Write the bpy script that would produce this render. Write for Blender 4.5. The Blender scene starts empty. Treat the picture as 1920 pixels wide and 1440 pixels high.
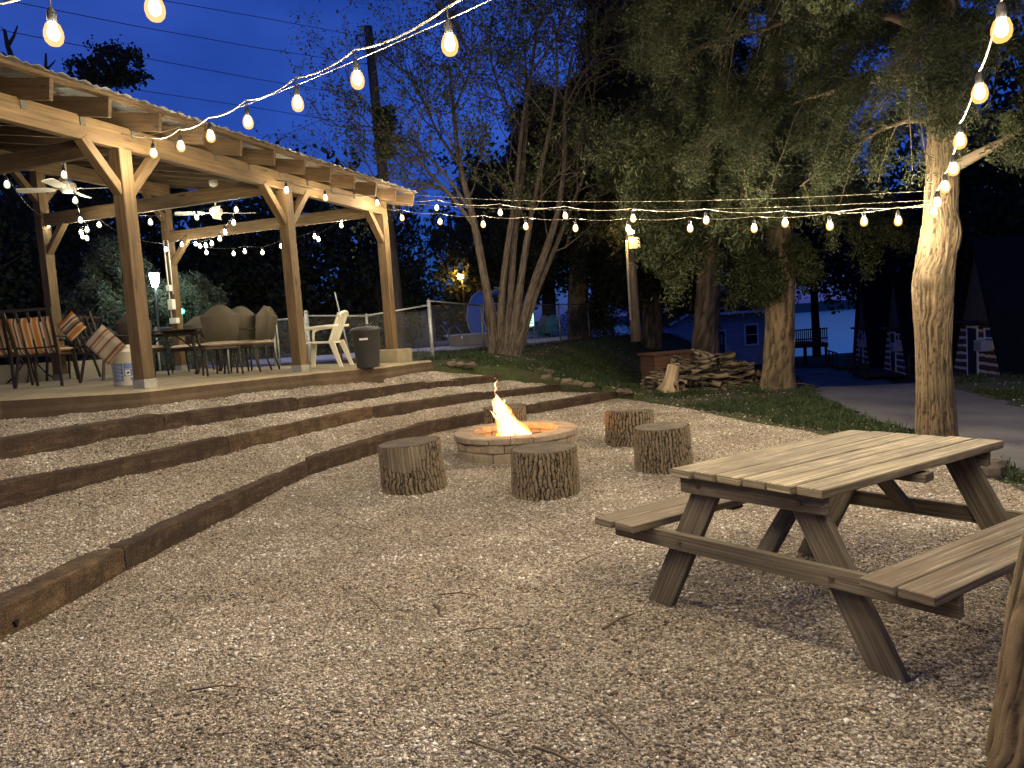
import bpy, math, random
import numpy as np
from mathutils import Vector, Matrix
random.seed(7); RNG = np.random.default_rng(7)
SC = bpy.context.scene; COL = SC.collection
R = math.radians; PI = math.pi
# ------------------------------------------------------------------ camera
FPX = 1387.0; CAMH = 1.5; HOR = 608.5; ROLL = 0.0687
pit = math.atan((720 - HOR) * math.cos(ROLL) / FPX)
CF = np.array([0, math.cos(pit), -math.sin(pit)])
U0 = np.array([0, math.sin(pit), math.cos(pit)]); R0 = np.array([1.0, 0, 0])
CU = U0 * math.cos(ROLL) + R0 * math.sin(ROLL)
CR = R0 * math.cos(ROLL) - U0 * math.sin(ROLL)
CC = np.array([0, 0, CAMH])
cd = bpy.data.cameras.new('camera'); cam = bpy.data.objects.new('camera', cd); COL.objects.link(cam)
cd.sensor_width = 36; cd.lens = 36 * FPX / 1920; cd.clip_start = 0.05; cd.clip_end = 3000
cam.matrix_world = Matrix(((CR[0], CU[0], -CF[0], 0), (CR[1], CU[1], -CF[1], 0), (CR[2], CU[2], -CF[2], CAMH), (0, 0, 0, 1)))
SC.camera = cam
def ray(px, py):
    return CF + CR * (px - 960) / FPX + CU * (720 - py) / FPX
def PD(px, py, d):            # world point seen at a photo pixel, d metres ahead
    r = ray(px, py); return CC + r * (d / r[1])
def PZ(px, py, z):            # world point seen at a photo pixel, at height z
    r = ray(px, py); return CC + r * ((z - CAMH) / r[2])
def A(*v): return np.array(v, float)
# ------------------------------------------------------------------ noise
def _h(i, j, k, s):
    n = (i * 374761393 + j * 668265263 + k * 2147483647 + s * 1274126177) & 0xffffffff
    n = ((n ^ (n >> 13)) * 1274126177) & 0xffffffff
    n = ((n ^ (n >> 16)) * 2246822519) & 0xffffffff
    return ((n ^ (n >> 15)) & 0xffffff) / float(0xffffff)
def vn(x, y, z=0.0, s=0):
    x, y, z = np.broadcast_arrays(np.asarray(x, float), np.asarray(y, float), np.asarray(z, float))
    i, j, k = np.floor(x).astype(np.int64), np.floor(y).astype(np.int64), np.floor(z).astype(np.int64)
    fx, fy, fz = x - i, y - j, z - k
    fx, fy, fz = [t * t * (3 - 2 * t) for t in (fx, fy, fz)]
    r = 0
    for a in (0, 1):
        for b in (0, 1):
            for c in (0, 1):
                w = (fx if a else 1 - fx) * (fy if b else 1 - fy) * (fz if c else 1 - fz)
                r = r + w * _h(i + a, j + b, k + c, s)
    return r
def fbm(x, y, z=0.0, o=4, s=0):
    r, a, t = 0, 1, 0
    for q in range(o):
        r = r + a * vn(np.asarray(x) * 2**q, np.asarray(y) * 2**q, np.asarray(z) * 2**q, s + q); t += a; a *= .5
    return r / t
def sstep(a, b, x):
    t = np.clip((x - a) / (b - a), 0, 1); return t * t * (3 - 2 * t)
# ------------------------------------------------------------------ objects
ORG = {}
def empty(name, loc, rz=0):
    o = bpy.data.objects.new(name, None); COL.objects.link(o); o.empty_display_size = .1
    o.location = tuple(float(c) for c in loc); o.rotation_euler = (0, 0, rz); ORG[o.name] = A(*loc); return o
def lab(o, label, cat, group=None):
    o['label'] = label; o['category'] = cat
    if group: o['group'] = group
    return o
def kind(o, k='structure'):
    o['kind'] = k; return o
def kids(o): return [c for c in COL.objects if c.parent == o]
CH = {}
def link(o, parent):
    COL.objects.link(o)
    if parent is not None:
        o.parent = parent; CH.setdefault(parent.name, []).append(o.name)
def copy_tree(o, parent=None):
    c = o.copy(); link(c, parent)
    if parent is None and o.name in ORG: ORG[c.name] = ORG[o.name]
    for n in list(CH.get(o.name, [])): copy_tree(bpy.data.objects[n], c)
    return c
def raw_mesh(name, V, F, mats, uv=None, smooth=False, parent=None, org=None, attr=None, mi=None):
    """V (n,3); F list of faces or an int array (m,k)"""
    V = np.asarray(V, float)
    if org is None:
        if parent is not None:
            org = ORG.get(parent.name, A(0, 0, 0))
        else: org = A(V[:, 0].mean(), V[:, 1].mean(), V[:, 2].min())
    me = bpy.data.meshes.new(name)
    L = V - org
    if isinstance(F, np.ndarray):
        n, k = F.shape
        me.vertices.add(len(L)); me.vertices.foreach_set('co', L.ravel())
        me.loops.add(n * k); me.loops.foreach_set('vertex_index', F.ravel().astype(np.int32))
        me.polygons.add(n); me.polygons.foreach_set('loop_start', np.arange(0, n * k, k, dtype=np.int32))
        me.polygons.foreach_set('loop_total', np.full(n, k, dtype=np.int32)); me.update(calc_edges=True)
    else:
        me.from_pydata(L.tolist(), [], F)
    if uv is not None:
        ul = me.uv_layers.new(name='UVMap'); ul.data.foreach_set('uv', np.asarray(uv, float).ravel())
    if attr is not None:
        for an, av in attr.items():
            at = me.attributes.new(an, 'FLOAT', 'POINT'); at.data.foreach_set('value', np.asarray(av, float).ravel())
    if smooth: me.polygons.foreach_set('use_smooth', np.ones(len(me.polygons), bool))
    for m in (mats if isinstance(mats, (list, tuple)) else [mats]): me.materials.append(m)
    if mi is not None: me.polygons.foreach_set('material_index', np.asarray(mi, dtype=np.int32))
    me.validate(); me.update()
    o = bpy.data.objects.new(name, me)
    o_parent = parent
    link(o, parent)
    if parent is None: o.location = tuple(float(c) for c in org)
    ORG[o.name] = org
    return o
def nrm(v):
    v = np.asarray(v, float); return v / (np.linalg.norm(v) + 1e-12)
class MB:
    def __init__(s): s.v = []; s.f = []; s.uv = []; s.sm = []; s.mi = []
    def face(s, idx, uvs, sm=False, mi=0): s.f.append(idx); s.uv += uvs; s.sm.append(sm); s.mi.append(mi)
    def hexa(s, c, mi=0, L=None):
        """8 corners: bottom ring 0-3, top ring 4-7, u runs along 0->1"""
        b = len(s.v); s.v += [tuple(p) for p in c]
        c = [np.asarray(p, float) for p in c]
        lx = np.linalg.norm(c[1] - c[0]); ly = np.linalg.norm(c[3] - c[0]); lz = np.linalg.norm(c[4] - c[0])
        o = random.random() * 37; q = random.random() * 11
        # faces with (axis a, axis b)
        def fc(ids, la, lb, ang=0, dd=0):
            uvs = [(o, q + dd), (o + la, q + dd), (o + la, q + dd + lb), (o, q + dd + lb)]
            s.face([b + i for i in ids], uvs, False, mi)
        fc((4, 5, 6, 7), lx, ly); fc((1, 0, 3, 2), lx, ly, 0, 1.3)
        fc((0, 1, 5, 4), lx, lz, 0, 2.1); fc((2, 3, 7, 6), lx, lz, 0, 3.2)
        fc((1, 2, 6, 5), .02, lz, 0, 4.1); fc((3, 0, 4, 7), .02, lz, 0, 5.2)
    def beam(s, p0, p1, w, h, up=(0, 0, 1), mi=0, j=0):
        """box from p0 to p1, width w sideways, height h along up, centred on the line"""
        p0 = np.asarray(p0, float); p1 = np.asarray(p1, float); d = nrm(p1 - p0)
        u = np.asarray(up, float); u = nrm(u - d * (u @ d)); sd = np.cross(u, d)
        if j: u = nrm(u + sd * random.uniform(-j, j)); sd = np.cross(u, d)
        a, b = sd * w / 2, u * h / 2
        s.hexa([p0 + a - b, p1 + a - b, p1 - a - b, p0 - a - b, p0 + a + b, p1 + a + b, p1 - a + b, p0 - a + b], mi)
    def box(s, c, sz, rz=0, mi=0):
        c = np.asarray(c, float); x, y, z = sz; ca, sa = math.cos(rz), math.sin(rz)
        if x >= y: s.beam(c - A(ca, sa, 0) * x / 2, c + A(ca, sa, 0) * x / 2, y, z, mi=mi)
        else: s.beam(c - A(-sa, ca, 0) * y / 2, c + A(-sa, ca, 0) * y / 2, x, z, mi=mi)
    def tube(s, pts, rad, n=8, cap=True, mi=0, sm=True):
        pts = [np.asarray(p, float) for p in pts]; m = len(pts)
        if not hasattr(rad, '__len__'): rad = [rad] * m
        b = len(s.v); d = nrm(pts[1] - pts[0]); u = np.cross(d, A(0, 0, 1))
        if np.linalg.norm(u) < .05: u = np.cross(d, A(1, 0, 0))
        u = nrm(u); Lc = 0; Ls = []; o = random.random() * 9
        for i in range(m):
            d = nrm(pts[min(i + 1, m - 1)] - pts[max(i - 1, 0)]); u = nrm(u - d * (u @ d)); w = np.cross(d, u)
            if i: Lc += np.linalg.norm(pts[i] - pts[i - 1])
            Ls.append(Lc + o)
            for k in range(n):
                t = 2 * PI * k / n; s.v.append(tuple(pts[i] + (u * math.cos(t) + w * math.sin(t)) * rad[i]))
        pr = 2 * PI * max(rad)
        for i in range(m - 1):
            for k in range(n):
                k2 = (k + 1) % n
                s.face([b + i * n + k, b + i * n + k2, b + (i + 1) * n + k2, b + (i + 1) * n + k],
                       [(Ls[i], pr * k / n), (Ls[i], pr * (k + 1) / n), (Ls[i + 1], pr * (k + 1) / n), (Ls[i + 1], pr * k / n)], sm, mi)
        if cap:
            s.face([b + k for k in range(n)][::-1], [(0, 0)] * n, False, mi)
            s.face([b + (m - 1) * n + k for k in range(n)], [(0, 0)] * n, False, mi)
    def lathe(s, c, prof, n=24, mi=0, sm=True, ax=None, cap=True):
        """prof [(r,z)...] around vertical axis at c"""
        c = np.asarray(c, float); b = len(s.v); m = len(prof)
        for r, z in prof:
            for k in range(n):
                t = 2 * PI * k / n; s.v.append(tuple(c + A(r * math.cos(t), r * math.sin(t), z)))
        for i in range(m - 1):
            for k in range(n):
                k2 = (k + 1) % n; r = max(prof[i][0], prof[i + 1][0]) * 2 * PI
                s.face([b + i * n + k, b + i * n + k2, b + (i + 1) * n + k2, b + (i + 1) * n + k],
                       [(prof[i][1], r * k / n), (prof[i][1], r * (k + 1) / n), (prof[i + 1][1], r * (k + 1) / n), (prof[i + 1][1], r * k / n)], sm, mi)
        if cap:
            s.face([b + k for k in range(n)][::-1], [(0, 0)] * n, False, mi)
            s.face([b + (m - 1) * n + k for k in range(n)], [(0, 0)] * n, False, mi)
    def poly(s, pts, mi=0, uvs=None):
        b = len(s.v); s.v += [tuple(p) for p in pts]
        s.face([b + i for i in range(len(pts))], uvs or [(p[0], p[1]) for p in pts], False, mi)
    def slab(s, pts, th, mi=0, dirn=(0, 0, -1)):
        """polygon pts extruded by th along dirn"""
        b = len(s.v); n = len(pts); dv = np.asarray(dirn, float) * th
        P = [np.asarray(p, float) for p in pts]; s.v += [tuple(p) for p in P] + [tuple(p + dv) for p in P]
        s.face([b + i for i in range(n)], [(p[0], p[1]) for p in P], False, mi)
        s.face([b + n + i for i in range(n)][::-1], [(p[0], p[1]) for p in P][::-1], False, mi)
        L = 0
        for i in range(n):
            k = (i + 1) % n; l = np.linalg.norm(P[k] - P[i])
            s.face([b + i, b + n + i, b + n + k, b + k], [(L, th), (L, 0), (L + l, 0), (L + l, th)], False, mi); L += l
    def build(s, name, mats, parent=None, org=None, bevel=0):
        V = np.array(s.v)
        o = raw_mesh(name, V, s.f, mats, uv=s.uv, parent=parent, org=org, mi=s.mi)
        o.data.polygons.foreach_set('use_smooth', np.array(s.sm, bool)) if len(o.data.polygons) == len(s.sm) else None
        if bevel:
            m = o.modifiers.new('bevel', 'BEVEL'); m.width = bevel; m.segments = 1; m.limit_method = 'ANGLE'; m.angle_limit = R(50)
        return o
def arc_pts(f, n): return [f(i / (n - 1)) for i in range(n)]
def sag(p0, p1, s, n=12):
    p0 = np.asarray(p0, float); p1 = np.asarray(p1, float)
    return [p0 + (p1 - p0) * t - A(0, 0, 4 * s * t * (1 - t)) for t in np.linspace(0, 1, n)]
# ------------------------------------------------------------------ materials
class N:
    def __init__(s, name):
        s.m = bpy.data.materials.new(name); s.m.use_nodes = True; s.t = s.m.node_tree; s.t.nodes.clear()
        s.out = s.n('ShaderNodeOutputMaterial'); s.p = s.n('ShaderNodeBsdfPrincipled'); s.l(s.p, 'BSDF', s.out, 'Surface')
    def n(s, typ, **kw):
        x = s.t.nodes.new(typ)
        for k, v in kw.items(): setattr(x, k, v)
        return x
    def l(s, a, ao, b, bi): s.t.links.new(a.outputs[ao], b.inputs[bi])
    def co(s, which='UV', scale=(1, 1, 1)):
        if which == 'POS': c = s.n('ShaderNodeNewGeometry'); k = 'Position'
        else: c = s.n('ShaderNodeTexCoord'); k = which
        m = s.n('ShaderNodeMapping'); m.inputs['Scale'].default_value = scale; s.l(c, k, m, 'Vector'); return m
    def noise(s, co, sc=5, det=4, rough=.6, dist=0):
        x = s.n('ShaderNodeTexNoise'); x.inputs['Scale'].default_value = sc; x.inputs['Detail'].default_value = det
        x.inputs['Roughness'].default_value = rough; x.inputs['Distortion'].default_value = dist; s.l(co, 'Vector', x, 'Vector'); return x
    def voro(s, co, sc=5, feat='F1'):
        x = s.n('ShaderNodeTexVoronoi', feature=feat); x.inputs['Scale'].default_value = sc; s.l(co, 'Vector', x, 'Vector'); return x
    def ramp(s, src, so, stops):
        x = s.n('ShaderNodeValToRGB'); e = x.color_ramp.elements
        while len(e) < len(stops): e.new(.5)
        for el, (p, c) in zip(e, stops): el.position = p; el.color = (*c, 1) if len(c) == 3 else c
        s.l(src, so, x, 'Fac'); return x
    def mix(s, fac, a, b, mode='MIX'):
        x = s.n('ShaderNodeMix', data_type='RGBA', blend_type=mode)
        if isinstance(fac, (int, float)): x.inputs[0].default_value = fac
        else: s.l(fac[0], fac[1], x, 0)
        for i, v in ((6, a), (7, b)):
            if isinstance(v, tuple) and len(v) in (3,): x.inputs[i].default_value = (*v, 1)
            else: s.l(v[0], v[1], x, i)
        return x
    def bump(s, src, so, st=.5, dist=.01, prev=None):
        x = s.n('ShaderNodeBump'); x.inputs['Strength'].default_value = st; x.inputs['Distance'].default_value = dist
        s.l(src, so, x, 'Height')
        if prev: s.l(prev, 'Normal', x, 'Normal')
        return x
    def fin(s, col=None, rough=.8, bump=None, metal=0, spec=.3):
        if col is not None:
            if isinstance(col, tuple) and isinstance(col[0], (int, float)): s.p.inputs['Base Color'].default_value = (*col, 1)
            else: s.l(col[0], col[1], s.p, 'Base Color')
        s.p.inputs['Roughness'].default_value = rough; s.p.inputs['Metallic'].default_value = metal
        s.p.inputs['Specular IOR Level'].default_value = spec
        if bump: s.l(bump, 'Normal', s.p, 'Normal')
        return s.m
def plain(name, col, rough=.6, metal=0, spec=.3, var=.25, sc=6, bs=.0):
    x = N(name); c = x.co('Object'); n = x.noise(c, sc, 5)
    r = x.ramp(n, 'Fac', [(.3, tuple(v * (1 - var) for v in col)), (.7, tuple(min(1, v * (1 + var)) for v in col))])
    b = x.bump(n, 'Fac', bs, .01) if bs else None
    return x.fin((r, 'Color'), rough, b, metal, spec)
def wood(name, dark, mid, light, rough=.75, sy=26, bs=.35, knots=True, stain=None):
    x = N(name); c = x.co('UV', (1.0, sy, 1)); n = x.noise(c, 1.6, 6, .65, .4)
    r = x.ramp(n, 'Fac', [(.28, dark), (.5, mid), (.72, light)])
    c2 = x.co('UV', (.7, 2.2, 1)); n2 = x.noise(c2, 1.3, 3)
    r2 = x.ramp(n2, 'Fac', [(.28, (.48, .48, .48)), (.7, (1.15, 1.12, 1.08))]); col = x.mix(1.0, (r, 'Color'), (r2, 'Color'), 'MULTIPLY')
    if knots:
        c3 = x.co('UV', (1.1, 5.0, 1)); v = x.voro(c3, 1.25); k = x.ramp(v, 'Distance', [(.07, (1, 1, 1)), (.15, (0, 0, 0))])
        col = x.mix((k, 'Color'), (col, 2), tuple(v * .45 for v in dark))
    if stain:
        n4 = x.noise(x.co('UV', (2, 3, 1)), 1.4, 5, .7); r4 = x.ramp(n4, 'Fac', [(.44, (0, 0, 0)), (.64, (.9, .9, .9))]); col = x.mix((r4, 'Color'), (col, 2), stain)
    cf = x.co('UV', (4, sy * 6, 1)); nf = x.noise(cf, 1.5, 4)
    b = x.bump(n, 'Fac', bs, .008); b = x.bump(nf, 'Fac', bs * .7, .003, b)
    return x.fin((col, 2), rough, b)
M = {}
M['pine'] = wood('pine_timber', (.068, .042, .019), (.134, .088, .042), (.19, .134, .070), .7, 22)
M['rafter'] = wood('rafter_timber', (.06, .038, .019), (.105, .069, .036), (.15, .10, .055), .8, 22)
M['weather'] = wood('weathered_boards', (.045, .036, .026), (.16, .132, .095), (.36, .31, .23), .85, 40, .6, True, (.12, .09, .06))
M['tabletop'] = wood('weathered_top_boards', (.035, .028, .018), (.24, .20, .13), (.58, .50, .36), .8, 46, .6, True, (.11, .088, .062))
M['legwood'] = wood('grey_leg_boards', (.055, .046, .034), (.15, .125, .09), (.27, .23, .165), .85, 60, .6, False)
M['tie'] = wood('railroad_tie', (.022, .013, .008), (.07, .04, .022), (.135, .082, .045), .9, 12, .8, False, (.04, .022, .014))
M['tie_light'] = wood('worn_railroad_tie', (.05, .028, .014), (.13, .078, .038), (.22, .14, .07), .9, 12, .8, False, (.06, .035, .02))
M['deckwood'] = wood('dark_deck_boards', (.03, .018, .012), (.07, .04, .028), (.10, .06, .04), .9, 12, .3, False)
M['redwood'] = wood('red_brown_boards', (.03, .014, .009), (.07, .032, .02), (.10, .05, .03), .8, 20, .3, False)
M['pole'] = wood('pole_timber', (.045, .035, .03), (.10, .08, .07), (.16, .13, .11), .9, 30, .4, False)
def mat_tie(name, a, b, c_, dk):
    x = N(name); c = x.co('UV', (1.2, 9, 1)); n = x.noise(c, 2.2, 7, .75, .6); r = x.ramp(n, 'Fac', [(.3, a), (.52, b), (.72, c_)])
    p = x.co('POS'); n2 = x.noise(p, 5, 5, .7); k = x.ramp(n2, 'Fac', [(.42, (0, 0, 0)), (.62, (1, 1, 1))]); col = x.mix((k, 'Color'), (r, 'Color'), dk)
    n4 = x.noise(p, 75, 4, .75); k4 = x.ramp(n4, 'Fac', [(.35, (.45, .45, .45)), (.7, (1.5, 1.45, 1.4))]); col = x.mix(1, (col, 2), (k4, 'Color'), 'MULTIPLY')
    cf = x.co('UV', (2.2, 60, 1)); n5 = x.noise(cf, 1.6, 5, .7); b = x.bump(n4, 'Fac', .9, .012); b = x.bump(n5, 'Fac', 1, .012, b)
    return x.fin((col, 2), .93, b)
M['tie'] = mat_tie('railroad_tie_wood', (.026, .018, .012), (.080, .052, .032), (.155, .108, .068), (.040, .027, .018))
M['tie_light'] = mat_tie('worn_railroad_tie_wood', (.045, .030, .017), (.135, .090, .048), (.24, .17, .092), (.066, .042, .024))
def mat_gravel():
    x = N('crushed_limestone'); c = x.co('POS', (1, 1, 1)); w = x.noise(c, 9, 2)
    cc = x.n('ShaderNodeVectorMath', operation='ADD'); sc = x.n('ShaderNodeVectorMath', operation='SCALE'); sc.inputs['Scale'].default_value = .02
    x.l(w, 'Color', sc, 0); x.l(c, 'Vector', cc, 0); x.l(sc, 0, cc, 1)
    v = x.n('ShaderNodeTexVoronoi'); v.inputs['Scale'].default_value = 75; x.l(cc, 0, v, 'Vector')
    v2 = x.n('ShaderNodeTexVoronoi'); v2.inputs['Scale'].default_value = 150; x.l(cc, 0, v2, 'Vector')
    s = x.n('ShaderNodeSeparateColor'); x.l(v, 'Color', s, 0)
    r = x.ramp(s, 'Red', [(0, (.085, .068, .05)), (.3, (.22, .187, .145)), (.65, (.38, .335, .27)), (.92, (.60, .55, .47))])
    s2 = x.n('ShaderNodeSeparateColor'); x.l(v2, 'Color', s2, 0)
    r2 = x.ramp(s2, 'Green', [(0, (.42, .40, .38)), (1, (1.25, 1.2, 1.12))]); col = x.mix(1, (r, 'Color'), (r2, 'Color'), 'MULTIPLY')
    n = x.noise(c, .9, 4); r3 = x.ramp(n, 'Fac', [(.33, (.72, .69, .66)), (.66, (1.08, 1.05, 1.0))]); col = x.mix(1, (col, 2), (r3, 'Color'), 'MULTIPLY')
    n5 = x.noise(c, 2.7, 5, .7); r5 = x.ramp(n5, 'Fac', [(.50, (0, 0, 0)), (.70, (.55, .55, .55))]); col = x.mix((r5, 'Color'), (col, 2), (.14, .11, .075))
    b = x.bump(v, 'Distance', .9, .012); b = x.bump(v2, 'Distance', .8, .006, b)
    return x.fin((col, 2), .95, b)
M['gravel'] = mat_gravel()
def mat_chip():
    x = N('limestone_chips'); g = x.n('ShaderNodeAttribute'); g.attribute_name = 'tone'
    r = x.ramp(g, 'Fac', [(0, (.07, .056, .040)), (.2, (.19, .16, .122)), (.55, (.36, .315, .25)), (.85, (.52, .475, .395)), (1, (.82, .78, .70))])
    return x.fin((r, 'Color'), .9)
M['chip'] = mat_chip()
def mat_ground():
    x = N('soil_and_leaf_litter'); c = x.co('POS'); n = x.noise(c, 1.3, 6, .7); n2 = x.noise(c, 22, 4, .7)
    r = x.ramp(n, 'Fac', [(.35, (.045, .032, .02)), (.5, (.03, .042, .014)), (.7, (.045, .06, .02))])
    r2 = x.ramp(n2, 'Fac', [(.3, (.5, .48, .45)), (.75, (1.6, 1.5, 1.35))]); col = x.mix(1, (r, 'Color'), (r2, 'Color'), 'MULTIPLY')
    return x.fin((col, 2), .95, x.bump(n2, 'Fac', .8, .04))
M['ground'] = mat_ground()
def mat_road():
    x = N('worn_asphalt'); c = x.co('POS'); n = x.noise(c, .6, 5, .6); n2 = x.noise(c, 60, 3, .7)
    r = x.ramp(n, 'Fac', [(.35, (.07, .068, .07)), (.65, (.14, .135, .135))])
    r2 = x.ramp(n2, 'Fac', [(.3, (.6, .6, .6)), (.75, (1.35, 1.35, 1.35))]); col = x.mix(1, (r, 'Color'), (r2, 'Color'), 'MULTIPLY')
    return x.fin((col, 2), .85, x.bump(n2, 'Fac', .4, .01))
M['road'] = mat_road()
def mat_conc(name, a, b, stain):
    x = N(name); c = x.co('POS'); n = x.noise(c, 2.2, 6, .7); n2 = x.noise(c, 40, 4)
    r = x.ramp(n, 'Fac', [(.3, a), (.62, b)]); n3 = x.noise(c, .9, 5, .7); k = x.ramp(n3, 'Fac', [(.45, (0, 0, 0)), (.7, (.8, .8, .8))])
    col = x.mix((k, 'Color'), (r, 'Color'), stain)
    return x.fin((col, 2), .9, x.bump(n2, 'Fac', .4, .006))
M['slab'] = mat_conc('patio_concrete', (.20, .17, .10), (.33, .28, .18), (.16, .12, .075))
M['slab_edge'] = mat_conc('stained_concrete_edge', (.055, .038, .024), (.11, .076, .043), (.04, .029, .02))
M['conc'] = mat_conc('grey_concrete', (.24, .22, .17), (.34, .31, .24), (.2, .17, .12))
M['poolconc'] = mat_conc('pool_concrete', (.58, .59, .63), (.70, .71, .75), (.42, .41, .42))
def mat_block():
    x = N('tan_wall_block'); c = x.co('Object'); n = x.noise(c, 9, 6, .7); n2 = x.noise(c, 45, 4)
    r = x.ramp(n, 'Fac', [(.3, (.16, .125, .085)), (.7, (.34, .27, .19))])
    return x.fin((r, 'Color'), .92, x.bump(n2, 'Fac', .7, .012))
M['block'] = mat_block()
def mat_bark(name, dark, light, moss=None, p0=.35):
    x = N(name); g = x.n('ShaderNodeAttribute'); g.attribute_name = 'ridge'; c = x.co('POS', (1, 1, 1)); n = x.noise(c, 30, 5, .7)
    mm = x.n('ShaderNodeMath', operation='MULTIPLY_ADD'); x.l(n, 'Fac', mm, 0); mm.inputs[1].default_value = .5; x.l(g, 'Fac', mm, 2)
    r = x.ramp(mm, 0, [(p0, dark), (p0 + .22, tuple((a + b) / 2 for a, b in zip(dark, light))), (1.0, light)]); col = (r, 'Color')
    if moss:
        n3 = x.noise(c, 2.5, 4); k = x.ramp(n3, 'Fac', [(.5, (0, 0, 0)), (.68, (.6, .6, .6))]); col = (x.mix((k, 'Color'), col, moss), 2)
    return x.fin(col, .95, x.bump(n, 'Fac', .7, .01))
M['bark_log'] = mat_bark('log_bark', (.005, .004, .003), (.18, .14, .09), None, .47)
M['bark_cedar'] = mat_bark('cedar_bark', (.028, .019, .011), (.16, .115, .068), (.07, .064, .034))
M['bark_dark'] = mat_bark('rough_tree_bark', (.02, .016, .012), (.095, .074, .058))
def mat_bark2(name, a, b):
    x = N(name); c = x.co('UV', (4, 30, 1)); n = x.noise(c, 1.5, 5, .7)
    r = x.ramp(n, 'Fac', [(.3, a), (.7, b)]); return x.fin((r, 'Color'), .95, x.bump(n, 'Fac', .7, .02))
M['twig'] = mat_bark2('twig_bark', (.06, .045, .03), (.17, .13, .09))
M['limb'] = mat_bark2('limb_bark', (.03, .024, .018), (.10, .082, .062))
def mat_rings():
    x = N('sawn_log_end'); c = x.co('Object'); n = x.noise(c, 6, 4); w = x.n('ShaderNodeTexWave', wave_type='RINGS', rings_direction='Z')
    w.inputs['Scale'].default_value = 14; w.inputs['Distortion'].default_value = 2.5; w.inputs['Detail'].default_value = 3; x.l(c, 'Vector', w, 'Vector')
    r = x.ramp(w, 'Fac', [(.1, (.065, .05, .035)), (.8, (.14, .11, .078))]); k = x.ramp(n, 'Fac', [(.35, (.5, .5, .5)), (.7, (1.2, 1.15, 1.1))])
    col = x.mix(1, (r, 'Color'), (k, 'Color'), 'MULTIPLY'); return x.fin((col, 2), .9, x.bump(w, 'Fac', .3, .004))
M['rings'] = mat_rings()
def mat_leaf(name, dark, light, tl=.25, sc=1.6):
    x = N(name); c = x.co('POS'); n = x.noise(c, sc, 3); n2 = x.noise(c, 28, 2)
    mm = x.n('ShaderNodeMath', operation='ADD'); x.l(n, 'Fac', mm, 0); x.l(n2, 'Fac', mm, 1)
    r = x.ramp(mm, 0, [(.8, dark), (1.2, light)])
    mp = x.n('ShaderNodeMapRange'); x.l(mm, 0, mp, 0)
    col = (r, 'Color'); x.fin(col, .7, None, 0, .25)
    t = x.n('ShaderNodeBsdfTranslucent'); x.l(r, 'Color', t, 'Color'); ms = x.n('ShaderNodeMixShader'); ms.inputs[0].default_value = tl
    x.l(x.p, 'BSDF', ms, 1); x.l(t, 'BSDF', ms, 2); x.l(ms, 0, x.out, 'Surface')
    mr = x.t.nodes.remove(mp)
    # keep the ramp input inside 0..1
    dv = x.n('ShaderNodeMath', operation='MULTIPLY'); dv.inputs[1].default_value = .5
    x.l(mm, 0, dv, 0); x.l(dv, 0, r, 'Fac'); e = r.color_ramp.elements; e[0].position = .4; e[1].position = .6
    return x.m
M['cedar'] = mat_leaf('cedar_needles', (.010, .014, .006), (.048, .057, .023))
M['cedar2'] = mat_leaf('cedar_needles_dull', (.008, .010, .005), (.028, .030, .013))
M['leaf'] = mat_leaf('broad_leaves', (.03, .042, .016), (.075, .092, .034))
M['darkleaf'] = mat_leaf('dark_foliage', (.018, .026, .013), (.045, .058, .026), .15)
M['spruce'] = mat_leaf('blue_green_needles', (.045, .065, .045), (.12, .155, .105))
M['grass'] = mat_leaf('grass_blades', (.018, .03, .010), (.048, .072, .026), .3, 3)
def mat_emit(name, col, st):
    x = N(name); e = x.n('ShaderNodeEmission'); e.inputs[0].default_value = (*col, 1); e.inputs[1].default_value = st; x.l(e, 0, x.out, 'Surface'); return x.m
SUN_E = -3.0; SKY_A = (.72, .80, .84); SKY_B = (1.75, 1.38, 1.30); SKY_S = 1.0; EXPO = 0.58
HAZE = 0
# ------------------------------------------------------------------ terrain
def pip(x, y, poly):
    x = np.asarray(x); y = np.asarray(y); r = np.zeros(x.shape, bool); n = len(poly)
    for i in range(n):
        x1, y1 = poly[i]; x2, y2 = poly[(i + 1) % n]
        c = ((y1 > y) != (y2 > y)) & (x < (x2 - x1) * (y - y1) / (y2 - y1 + 1e-12) + x1); r ^= c
    return r
def pdist(x, y, poly, closed=True):
    d = np.full(np.shape(x), 1e9); n = len(poly)
    for i in range(n if closed else n - 1):
        a = np.array(poly[i]); b = np.array(poly[(i + 1) % n]); ab = b - a
        t = np.clip(((x - a[0]) * ab[0] + (y - a[1]) * ab[1]) / (ab @ ab + 1e-12), 0, 1)
        d = np.minimum(d, np.hypot(x - a[0] - t * ab[0], y - a[1] - t * ab[1]))
    return d
# timber lines: (photo x, photo y of the front foot, foot height, exposed height)
T1 = [(-150, 1292, 0, .18), (237, 1072, 0, .17), (579, 892, 0, .175), (820, 811, 0, .19), (989, 777, 0, .17), (1161, 748, 0, .12)]
T2 = [(-200, 1003, .38, .19), (431, 851, .36, .185), (701, 785, .32, .17), (908, 752, .25, .15), (1050, 735, .20, .13)]
T3 = [(-200, 905, .66, .19), (311, 810, .66, .18), (560, 770, .595, .165), (803, 731, .515, .14), (966, 712, .47, .12)]
T4 = [(-200, 816, .885, .21), (0, 789, .885, .21), (277, 765, .885, .20), (525, 731, .845, .18), (720, 711, .80, .14), (812, 696, .77, .115)]
def tl(T): return [PZ(x, y, z) for x, y, z, h in T]
L1, L2, L3, L4 = tl(T1), tl(T2), tl(T3), tl(T4)
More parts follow.
